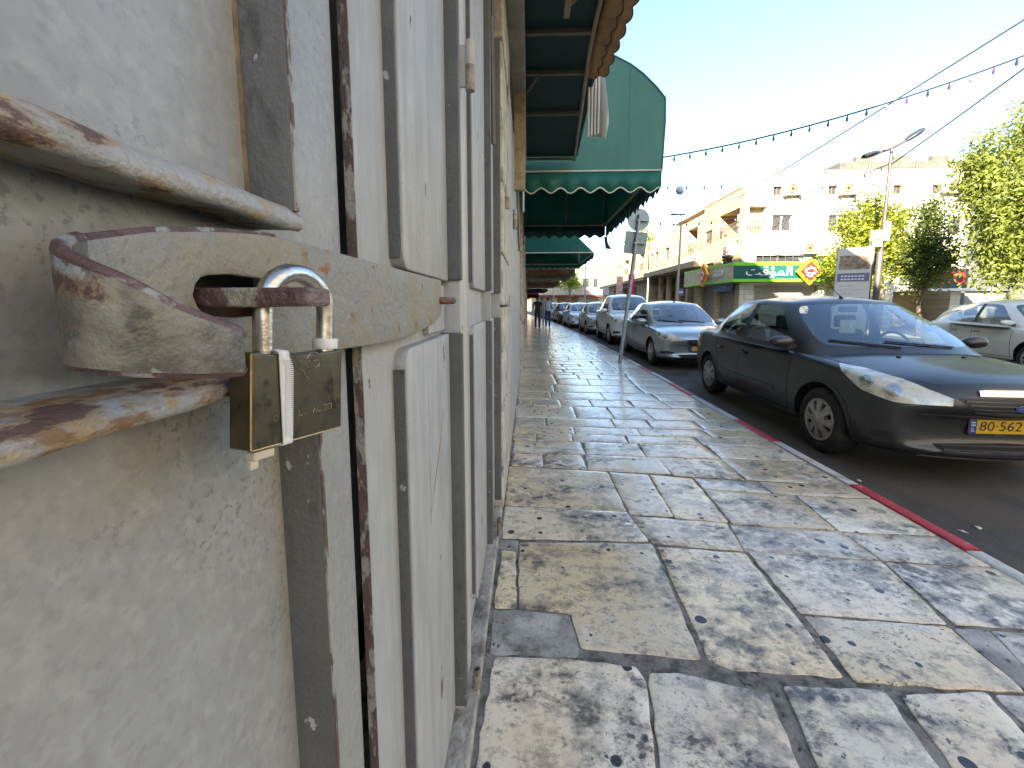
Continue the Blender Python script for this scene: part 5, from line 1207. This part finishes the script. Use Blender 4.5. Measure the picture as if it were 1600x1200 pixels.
# ---- grey buildings behind
gb = thing('grey_building', 'grey stone building darkened for shade, rising behind the white wall, upper right', 'building', (24, 30, 0))
facade(gb, 'x', 29, 20.5, 36, -.1, 10.6, [(23, 24, 7.6, 8.7, 'plain'), (26, 27, 7.6, 8.7, 'plain'), (30, 31, 7.6, 8.7, 'plain')], grey_st)
box_part('side_wall', (20.5, 29.01, -.1), (20.6, 38, 10.6), grey_st, gb)
for k in range(6): box_part('merlon', (21.5 + k * 2.4, 29.0, 10.602), (22.6 + k * 2.4, 29.3, 10.95), grey_st, gb)
rb_ = thing('shaded_building', 'shaded grey green building behind the big tree at the right edge', 'building', (26, 22, 0))
facade(rb_, 'x', 22.6, 22.45, 34, -.1, 7.2, [(22.9, 25.2, 0, 2.0, 'shutter'), (25.6, 26.8, 3.0, 3.8, 'bars'), (23.3, 24.3, 3.0, 3.7, 'bars'), (28, 29, 3.0, 4.0, 'bars'), (24, 25, 5, 6, 'plain')], grey_st)
box_part('roof', (22.46, 22.62, 7.1), (34, 28.9, 7.15), grey_st, rb_)
# ---- street front blocks further on
bb = thing('tan_building', 'tan two storey building with deep shaded ground floor left of the corner building', 'building', (XB, 30, 0))
facade(bb, 'y', XB + .02, 27.22, 39, -.1, 7.0, [(28.2, 29.9, 4.75, 6.4, 'loggia', 1.0), (33.6, 34.6, 4.9, 5.8, 'plain'), (36.4, 37.2, 4.9, 5.8, 'plain'), (37.9, 38.6, 4.9, 5.8, 'plain'), (28.3, 38.4, 0, 3.6, 'deep', 2.4)], tan_st2)
for k in range(4): box_part('column', (XB + .3, 30.2 + k * 2.1, -.1), (XB + .6, 30.55 + k * 2.1, 3.59), tan_st2, bb)
box_part('balcony_slab', (XB - .5, 27.3, 3.7), (XB + .015, 38.9, 4.1), tan_st2, bb, .02)
box_part('roof', (XB + .05, 27.25, 6.9), (22, 39, 6.95), pale_st, bb)
cc = thing('far_building', 'pale far building with pink banner along the right side of the street', 'building', (11, 45, 0))
facade(cc, 'y', XB - .05, 39.05, 62, -.1, 7.1, [(40.5, 42, 4.6, 6.2, 'loggia', .8), (43.5, 44.5, 4.8, 5.9, 'plain'), (46.5, 48.5, 4.6, 6.2, 'loggia', .8), (50.5, 51.5, 4.8, 5.9, 'plain'), (54, 55.2, 4.8, 5.9, 'plain'), (58, 59, 4.8, 5.9, 'plain'), (40, 44, 0, 3.1, 'shutter'), (45, 49, 0, 3.1, 'deep', 1.5), (50, 54, 0, 3.1, 'shutter'), (55, 60, 0, 3.1, 'shutter')], tan_st2)
box_part('ledge', (XB - .6, 39.1, 3.5), (XB - .055, 61.9, 3.8), tan_st2, cc)
pk = mat('pink_banner', (.62, .03, .16), rough=.7, var=.1)
tag(MB().box((10.05, 42.0, 2.0), (10.65, 42.12, 4.3)).build('banner', pk), 'vivid pink upright banner on the far building', 'banner')
tag(MB().box((9.3, 44.0, 2.2), (9.95, 44.1, 4.2)).build('banner', mat('pale_banner', (.55, .35, .34), rough=.7, var=.4, vscale=3)), 'pale patterned banner left of the pink one', 'banner')
tag(MB().box((9.6, 50, 2.4), (9.7, 54, 3.3)).build('signboard', mat('lightblue_board', (.45, .52, .55), rough=.6, var=.15)), 'light blue signboard far along the right side of the street', 'sign')
# far closing buildings where the street bends left
fe = thing('far_building', 'pale stone building closing the view at the end of the street', 'building', (2, 78, 0), R(0))
facade(fe, 'x', 78, 0.5, 14, -.1, 8.0, [(2.2, 3.2, 4.4, 6.0, 'plain'), (5.0, 6.0, 4.4, 6.0, 'plain'), (7.4, 8.6, 4.4, 6.0, 'plain'), (10.2, 11.4, 4.4, 6.0, 'plain'), (12.2, 13.0, 4.4, 6.0, 'plain'), (1.5, 4.5, 0, 2.6, 'shutter'), (5.5, 9.5, 0, 2.6, 'deep', 1.2), (10.5, 13, 0, 2.6, 'shutter')], pale_st)
box_part('cornice', (.4, 77.7, 8.002), (14.1, 78.3, 8.3), pale_st, fe)
box_part('red_canopy', (1.5, 75.8, 2.65), (13.8, 77.98, 2.95), red_c, fe)
fe2 = thing('far_building', 'lower pale building left of the one closing the street', 'building', (-6, 90, 0))
facade(fe2, 'x', 92, -14, 6, -.1, 7.5, [(-6, -4, 4, 5.6, 'plain'), (-1, .4, 4, 5.6, 'plain'), (2, 3.4, 4, 5.6, 'plain'), (-3, 1, 0, 2.8, 'deep', 1)], pale_st)

# the street goes on behind the camera: opposite row out of the frame, added for its warm bounce light
ob = thing('opposite_bounce_row', 'unseen tan stone row added across the street to bounce sunlight', 'building', (12.5, -20, 0))
facade(ob, 'y', 12.5, -45, 3.0, -.1, 12.5, [(-40 + k * 4.2, -38.6 + k * 4.2, 4.6, 6.2, 'plain') for k in range(10)] + [(-40.5 + k * 4.2, -37.8 + k * 4.2, 0, 2.7, 'shutter') for k in range(10)], block_mat('opposite_stone', (.72, .62, .46), 'y'))
box_part('core', (12.85, -45, -.1), (20, 3.0, 12.45), dark_room, ob)

# ================================================================== TREES
bark = mat('bark', (.12, .085, .06), rough=.9, var=.3, vscale=10, bump=.6, bscale=40)
def leaf_mat(name, c): return mat(name, c, rough=.55, var=.35, vscale=1.3, transl=.45, layers=((tuple(min(1, q * 1.9) for q in c), 2.1, .55, .72, I3, .6, None), (tuple(q * .45 for q in c), 3.3, .55, .7, I3, .6, None)))
def tree(label, base, h_trunk, r, clumps, n, size, lm, seed, droop=0., name='tree', aspect=1.7):
    q = random.Random(seed); t = thing(name, label, 'tree', base); B = Vector((0, 0, 0))
    tr = MB(); top = Vector((q.uniform(-.1, .1), q.uniform(-.1, .1), h_trunk))
    tr.tube([B + Vector((0, 0, -.05)), B.lerp(top, .35) + Vector((.05, 0, 0)), B.lerp(top, .7), top], [r * 1.25, r, r * .85, r * .7], 9)
    for (c, rad) in clumps:
        c = Vector(c); s0 = B.lerp(top, q.uniform(.75, 1.0)); mid = s0.lerp(c, .5) + Vector((q.uniform(-.2, .2), q.uniform(-.2, .2), .15))
        tr.tube([s0, mid, c], [r * .5, r * .3, r * .08], 6)
        for k in range(4):
            e = c + Vector((q.gauss(0, .5), q.gauss(0, .5), q.gauss(0, .4))) * (rad[0] if isinstance(rad, tuple) else rad); tr.tube([mid.lerp(c, .5), e], [r * .14, r * .04], 4)
    tr.build('trunk', bark, t, smooth=True)
    vs = []; fs = []; tot = sum((c[1] if not isinstance(c[1], tuple) else c[1][0]) ** 2 for c in clumps)
    for (c, rad) in clumps:
        rx, rz = (rad, rad) if not isinstance(rad, tuple) else rad
        tw = int(n * rx * rx / tot / 14)
        for _ in range(tw):
            d = Vector((q.gauss(0, 1), q.gauss(0, 1), q.gauss(0, 1))).normalized() * (q.random() ** .45)
            p = Vector(c) + Vector((d.x * rx, d.y * rx, d.z * rz)); dr = Vector((q.gauss(0, .6), q.gauss(0, .6), q.gauss(0, .5) - droop * 1.6)).normalized()
            for k in range(14):
                pp = p + dr * (k - 4) * size * .55 + Vector((q.gauss(0, 1), q.gauss(0, 1), q.gauss(0, 1))) * size * .55
                a = Vector((q.gauss(0, 1), q.gauss(0, 1), q.gauss(0, .7) - droop)).normalized(); b_ = a.cross(Vector((q.gauss(0, 1), q.gauss(0, 1), q.gauss(0, 1)))).normalized()
                L_ = size * q.uniform(.6, 1.2); W_ = L_ / aspect / 2; o = len(vs)
                vs += [tuple(pp), tuple(pp + a * L_ * .5 + b_ * W_), tuple(pp + a * L_), tuple(pp + a * L_ * .5 - b_ * W_)]; fs.append((o, o + 1, o + 2, o + 3))
    me = bpy.data.meshes.new('crown'); me.from_pydata(vs, [], fs); me.materials.append(lm); link('crown', me, t)
    return t
lime = leaf_mat('lime_leaves', (.24, .28, .028)); dk = leaf_mat('dark_leaves', (.10, .14, .03)); ol = leaf_mat('olive_leaves', (.19, .23, .04))
tree('bushy lime green young tree behind the billboard', (14.0, 18.0, 0), 2.3, .09, [((-.7, 0, 2.9), .85), ((.6, .1, 2.9), .9), ((0, 0, 3.7), .95), ((-.35, .2, 4.6), .7), ((.55, -.1, 4.5), .75), ((.1, 0, 5.3), .5), ((1.3, 0, 3.6), .6), ((-1.1, 0, 2.4), .5), ((1.5, .1, 4.9), .35)], 15000, .14, lime, 4)
tree('slim pointed dark leaved tree between the lamp post and red sign', (15.8, 17.2, 0), 1.7, .09, [((0, 0, 2.6), .85), ((-.35, .2, 3.1), .7), ((.4, -.1, 3.2), .65), ((0, 0, 3.9), .6), ((.05, 0, 4.6), .48), ((0, 0, 5.2), .3)], 10500, .13, dk, 8, name='slender_tree')
tree('big drooping pepper tree filling the upper right corner', (15.3, 13.0, 0), 2.4, .2, [((-.3, 0, 6.3), 1.0), ((.7, .3, 6.9), 1.1), ((-1.8, .2, 5.6), .7), ((-2.1, 0, 5.0), .5), ((-1.35, 0, 4.3), .9), ((-.3, -.3, 4.6), 1.0), ((.8, 0, 4.8), 1.2), ((-1.0, .2, 3.2), .75), ((0, 0, 3.3), .9), ((1.2, 0, 3.3), 1.1), ((1.8, .2, 5.8), 1.1), ((2.2, 0, 4.2), 1.0), ((-.5, .2, 2.6), .5)], 42000, .17, ol, 15, droop=.9, name='pepper_tree', aspect=2.6)
for i, (x, y, h, lab) in enumerate(((7.2, 72, 5.5, 'small yellow green tree at the far bend of the street'), (13.6, 50, 8.2, 'yellowish tree top showing above the far right roofs'))):
    tree(lab, (x, y, 0), h - 1.5, .15, [((0, 0, h), 1.4), ((1, 0, h - .6), 1.1), ((-1.1, 0, h - .5), 1.1), ((0, .3, h + 1), .9)], 2200, .35, lime, 20 + i)

# ================================================================== POLES, LAMPS, SIGNS
galv = mat('galvanised_steel', (.30, .34, .35), rough=.5, metal=.5, var=.2, vscale=9, layers=(((.2, .2, .19), 7, .55, .7, I3, .6, None),))
sign_back = mat('sign_back', (.36, .40, .40), rough=.5, metal=.3, var=.12, vscale=4)
dark_pole = mat('dark_lamp_pole', (.10, .085, .075), rough=.5, metal=.3, var=.2, vscale=5)
sp_ = thing('road_sign', 'leaning galvanised pole with backs of a round and a square road sign', 'road sign', (2.06, 9.17, 0))
sp_.rotation_euler = (R(1.0), R(5.6), 0)
MB().tube([(0, 0, -.02), (0, 0, 3.22)], .041, 14).build('pole', galv, sp_, smooth=True)
MB().lathe([(0, -.004), (.225, -.004), (.235, 0), (.235, .008), (.22, .006), (0, .006)], 40, Matrix.Translation((.0, .045, 3.12)) @ Matrix.Rotation(R(90), 4, 'X')).build('round_sign', sign_back, sp_, smooth=True, angle=30)
MB().box((-.235, .04, 2.40), (.235, .048, 2.87)).build('square_sign', mat('sign_back_dark', (.22, .27, .26), rough=.5, metal=.3, var=.15, vscale=4), sp_, bevel=.003)
for z_ in (3.1, 2.63): MB().box((-.05, -.04, z_ - .015), (.20, .042, z_ + .015)).build('clamp', galv, sp_, bevel=.003)
lp = thing('street_lamp', 'tall dark street lamp with two arms beside the trees', 'street lamp', (13.03, 16.0, 0))
MB().tube([(0, 0, -.02), (0, 0, 1.2), (.0, 0, 3.2), (.02, 0, 3.25)], [.11, .105, .10, .075], 12).build('lower_pole', dark_pole, lp, smooth=True)
MB().tube([(.02, 0, 3.25), (.04, 0, 6.95)], [.065, .05], 12).build('upper_pole', dark_pole, lp, smooth=True)
MB().tube([(-.45, 0, 6.72), (0.04, 0, 6.88), (.55, .0, 7.16)], [.045, .05, .045], 8).build('arm', dark_pole, lp, smooth=True)
lh = mat('lamp_head', (.03, .033, .04), rough=.5, var=.2)
for a, b, nm in (((.5, 0, 7.14), (1.02, 0, 7.50), 'lamp_head'), ((-.4, 0, 6.74), (-.92, 0, 6.62), 'lamp_head')):
    a, b = Vector(a), Vector(b); d = (b - a); o = MB(); u = d.normalized(); nrm = Vector((-u.z, 0, u.x)); rows = []
    for t_, w2, h2 in ((0, .07, .06), (.25, .2, .09), (.6, .26, .10), (.9, .2, .085), (1, .07, .04)):
        c = a + d * t_; rows.append([c + Vector((0, 1, 0)) * w2 * math.cos(R(k)) + nrm * h2 * math.sin(R(k)) for k in range(0, 360, 30)])
    o.grid(rows, closed=True); o.build(nm, lh, lp, smooth=True)
MB().box((-.42, -.13, 3.4), (-.06, .02, 4.0)).build('control_box', mat('beige_box', (.34, .31, .22), rough=.6), lp, bevel=.01); MB().box((-.055, -.16, 3.6), (.16, -.09, 4.3)).build('notice', mat('notice', (.4, .38, .36), rough=.7, var=.3, vscale=9), lp)
MB().box((.06, -.05, 5.7), (.34, .05, 5.8)).build('camera_box', ac_m, lp)
l2p = thing('street_lamp', 'slim pale street lamp in front of the tan building', 'street lamp', (8.7, 24.5, 0))
MB().tube([(0, 0, -.12), (.05, 0, 6.0)], [.08, .05], 10).build('pole', mat('pale_pole', (.40, .36, .30), rough=.6, var=.15), l2p, smooth=True)
MB().box((-.55, -.1, 6.35), (.25, .1, 6.45)).build('lamp_head', lh, l2p, bevel=.03); MB().tube([(.05, 0, 5.9), (.0, 0, 6.4)], .03, 6).build('arm', lh, l2p)
for i, (x, y, h, lab) in enumerate(((6.3, 46, 7.5, 'thin far street lamp beyond the white off-road car'), (3.6, 58, 7.5, 'thinnest distant lamp pole at the bend'))):
    q = thing('street_lamp', lab, 'street lamp', (x, y, -.12)); MB().tube([(0, 0, 0), (0, 0, h)], [.09, .05], 8).build('pole', mat('pale_pole', (.4, .36, .3)), q, smooth=True); MB().box((-.7, -.1, h), (.1, .1, h + .1)).build('lamp_head', lh, q)
# information board
bd = thing('information_board', 'tall white information board with picture and purple panel beside the lamp post', 'sign board', (11.75, 15.5, 0))
bw = mat('board_white', (.62, .60, .52), rough=.5, var=.06); dy = .55
def bpt(u, z, d): return (-.42 + .84 * u, .25 - .5 * u + d, z)
def bquad(u0, u1, z0, z1, d, nm, m, par):
    a = [bpt(u0, z0, d), bpt(u1, z0, d), bpt(u1, z1, d), bpt(u0, z1, d), bpt(u0, z0, d + .05), bpt(u1, z0, d + .05), bpt(u1, z1, d + .05), bpt(u0, z1, d + .05)]
    return MB().add(a, [(0, 1, 2, 3), (7, 6, 5, 4), (0, 4, 5, 1), (1, 5, 6, 2), (2, 6, 7, 3), (3, 7, 4, 0)]).build(nm, m, par)
bquad(0, 1, .05, 3.32, 0, 'panel', bw, bd)
bquad(.06, .94, 2.55, 3.05, -.008, 'picture', mat('board_picture', (.30, .22, .15), rough=.6, var=.5, vscale=5, layers=(((.12, .10, .05), 8, .5, .62, I3, .8, None), ((.5, .42, .3), 6, .55, .65, I3, .7, None))), bd)
bquad(.04, .96, 2.12, 2.42, -.008, 'title_panel', mat('board_purple', (.17, .15, .24), rough=.6, var=.1), bd)
for z_ in (2.31, 2.2):
    for k in range(7): bquad(.14 + k * .10, .21 + k * .10, z_ - .025, z_ + .025, -.014, 'letter', white_p, bd)
for k in range(5): bquad(.1, .55 + .3 * (k % 2), 1.95 - k * .14, 1.965 - k * .14, -.006, 'text_line', mat('print_grey', (.3, .29, .28)), bd)
bquad(1.003, 1.03, .0, 3.34, -.02, 'edge_post', dark_pole, bd)

# ---- garlands and wires
wire_m = mat('wire', (.03, .03, .035), rough=.6); bulbs_c = [mat('bulb_blue', (.015, .02, .04), rough=.2), mat('bulb_red', (.07, .02, .04), rough=.2), mat('bulb_clear', (.12, .12, .14), rough=.2), mat('bulb_violet', (.08, .03, .10), rough=.2)]
def sagged(a, b, sag, n=28):
    a, b = Vector(a), Vector(b); return [a.lerp(b, i / n) - Vector((0, 0, sag * 4 * (i / n) * (1 - i / n))) for i in range(n + 1)]
def garland(lab, a, b, sag, nb, r=.021, br=.032):
    t = thing('string_lights', lab, 'string lights', tuple(a)); p = sagged(a, b, sag); MB().tube(p, r, 5).build('cable', wire_m, t, world=True)
    for i in range(nb):
        k = (i + .5) / nb * (len(p) - 1); j = int(k); c = p[j].lerp(p[j + 1], k - j)
        MB().lathe([(.012, 0), (.016, -.05), (br * .8, -.075), (br, -.11), (br * .7, -.15), (0, -.165)], 8, Matrix.Translation(c)).build('bulb', bulbs_c[i % 4], t, world=True, smooth=True)
def wire(lab, a, b, sag, r=.024):
    tag(MB().tube(sagged(a, b, sag), r, 5).build('cable', wire_m), lab, 'cable')
garland('long string of bulbs sagging across the street in the clear sky', (-.1, 13.1, 5.35), (14.2, 9.9, 8.05), .85, 36)
garland('faint lower string of bulbs crossing the sky left of the white building', (-.1, 14.6, 5.9), (15.5, 21.6, 8.1), .75, 18, .01, .04)
garland('string of bulbs draped in front of the tan street front', (1.0, 18, 5.75), (12.0, 22.0, 6.0), .75, 16, .012, .05)
garland('short string of bulbs tied to the tall lamp post', (13.05, 15.98, 6.35), (12.6, 19.9, 6.5), .1, 6)
wire('upper bare cable slanting steeply across the sky', (14.5, 8.4, 9.95), (9.3, 19.2, 5.99), .03)
wire('bare cable running from the lamp post out of the right edge', (13.07, 16.0, 6.3), (13.8, 9.0, 9.1), .05)
wire('sagging wire along the tan street front', (11.0, 22.4, 5.6), (10.9, 39, 4.9), .4, .02)
gl = thing('hanging_globe', 'small pale round lantern hanging over the street beside the domed awning', 'lantern', (4.35, 12.4, 4.55))
MB().lathe([(0, -.095), (.05, -.085), (.085, -.05), (.1, 0), (.085, .05), (.05, .085), (0, .095)], 16).build('globe', mat('globe', (.62, .66, .68), rough=.3), gl, smooth=True)
MB().lathe([(.1, -.02), (.118, 0), (.1, .02)], 20, Matrix.Rotation(R(90), 4, 'X')).build('rim', wire_m, gl); MB().tube([(0, 0, .09), (0.02, 0, .95)], .006, 4).build('cord', wire_m, gl)

# ================================================================== PEOPLE
skin = mat('skin', (.34, .20, .13), rough=.6)
def person(lab, loc, rz, shirt, trousers, hair, step=.16, height=1.72, bag=None):
    k = height / 1.72; t = thing('person', lab, 'person', loc, rz)
    J = {'pelvis': (0, 0, .93), 'waist': (0, 0, 1.08), 'chest': (0, .0, 1.30), 'neck': (0, .0, 1.47), 'head0': (0, .005, 1.56), 'head1': (0, .01, 1.68),
         'shL': (-.17, 0, 1.42), 'elL': (-.235, step * .5, 1.16), 'haL': (-.24, step * .2 - .08, .93), 'fiL': (-.235, step * .1 - .12, .84), 'shR': (.17, 0, 1.42), 'elR': (.235, -step * .4, 1.16), 'haR': (.24, -step * .9, .95), 'fiR': (.235, -step, .86),
         'hiL': (-.09, 0, .88), 'knL': (-.10, -step * .8, .50), 'anL': (-.10, -step, .09), 'toL': (-.10, -step - .17, .035), 'hiR': (.09, 0, .88), 'knR': (.10, step * .35, .49), 'anR': (.10, step * 1.2, .11), 'toR': (.10, step * 1.1 - .13, .03)}
    Rr = {'pelvis': (.15, .11), 'waist': (.135, .10), 'chest': (.16, .11), 'neck': (.055, .055), 'head0': (.075, .085), 'head1': (.07, .085), 'shL': (.07, .07), 'shR': (.07, .07), 'elL': (.045, .045), 'elR': (.045, .045), 'haL': (.03, .03), 'haR': (.03, .03), 'fiL': (.03, .022), 'fiR': (.03, .022), 'hiL': (.095, .10), 'hiR': (.095, .10), 'knL': (.062, .065), 'knR': (.062, .065), 'anL': (.045, .05), 'anR': (.045, .05), 'toL': (.045, .035), 'toR': (.045, .035)}
    E_ = [('pelvis', 'waist'), ('waist', 'chest'), ('chest', 'neck'), ('neck', 'head0'), ('head0', 'head1'), ('chest', 'shL'), ('shL', 'elL'), ('elL', 'haL'), ('haL', 'fiL'), ('chest', 'shR'), ('shR', 'elR'), ('elR', 'haR'), ('haR', 'fiR'), ('pelvis', 'hiL'), ('hiL', 'knL'), ('knL', 'anL'), ('anL', 'toL'), ('pelvis', 'hiR'), ('hiR', 'knR'), ('knR', 'anR'), ('anR', 'toR')]
    names = list(J); me = bpy.data.meshes.new('body'); me.from_pydata([tuple(c * k for c in J[n_]) for n_ in names], [(names.index(a), names.index(b)) for a, b in E_], [])
    o = bpy.data.objects.new('tmp', me); COL.objects.link(o); o.modifiers.new('s', 'SKIN'); md = o.modifiers.new('u', 'SUBSURF'); md.levels = 2
    if not me.skin_vertices: 
        bm = bmesh.new(); bm.from_mesh(me); bm.verts.layers.skin.verify(); bm.to_mesh(me); bm.free()
    for i, n_ in enumerate(names): me.skin_vertices[0].data[i].radius = tuple(q * k for q in Rr[n_]); me.skin_vertices[0].data[i].use_root = (n_ == 'pelvis')
    m2 = eval_mesh(o); bpy.data.objects.remove(o)
    m2.materials.clear()
    for m in (skin, shirt, trousers, hair, trim_m): m2.materials.append(m)
    for p in m2.polygons:
        c = p.center / k; p.use_smooth = True; i = 0
        if c.z > 1.625 or (c.z > 1.54 and c.y > .02): i = 3
        elif c.z > 1.48: i = 0
        elif abs(c.x) > .19 and c.z < 1.2: i = 0
        elif c.z > .95: i = 1
        elif c.z > .085 and abs(c.x) < .19: i = 2
        elif c.z <= .085: i = 4
        p.material_index = i
    zmin = min(v.co.z for v in m2.vertices)
    for v in m2.vertices: v.co.z -= zmin
    link('body', m2, t); return t
cl_b = mat('black_shirt', (.012, .012, .016), rough=.8); cl_w = mat('white_shirt', (.45, .48, .55), rough=.8); cl_j = mat('jeans', (.03, .045, .10), rough=.8); cl_t = mat('tan_clothes', (.35, .28, .22), rough=.8); hr = mat('dark_hair', (.015, .012, .01), rough=.7)
person('person in black shirt and dark trousers walking on the pavement', (.52, 22.6, 0), R(180), cl_b, mat('black_trousers', (.02, .02, .025), rough=.8), hr)
person('person in pale shirt and blue jeans walking on the right', (1.12, 23.3, 0), R(180), cl_w, cl_j, hr, .06)
person('person in tan clothes partly hidden between two walkers', (.82, 24.6, 0), R(180), cl_t, cl_t, hr, .1)
# litter on the road
lit = mat('litter', (.6, .57, .5), rough=.8)
for i, (x, y) in enumerate(((2.62, 3.05), (2.7, 3.3), (2.9, 2.6), (3.15, 2.3), (2.75, 2.55))):
    a = rnd.uniform(0, 3); c, s_ = math.cos(a), math.sin(a); w_ = rnd.uniform(.015, .03)
    tag(MB().add([(x + w_ * c, y + w_ * s_, -.118), (x - w_ * s_ * .7, y + w_ * c * .7, -.112), (x - w_ * c, y - w_ * s_, -.118), (x + w_ * s_ * .6, y - w_ * c * .6, -.115), (x, y, -.108)], [(0, 1, 4), (1, 2, 4), (2, 3, 4), (3, 0, 4)]).build('litter_scrap', lit, solid=.001), ['tiny pale litter scrap below the front bumper of the charcoal saloon', 'tiny litter scrap just behind the front wheel side of the kerb', 'litter scrap out in the road, right of the others', 'lone litter scrap nearest the right edge of the road', 'litter scrap on the asphalt level with the red kerb stone'][i], 'litter', 'litter scraps on the road')
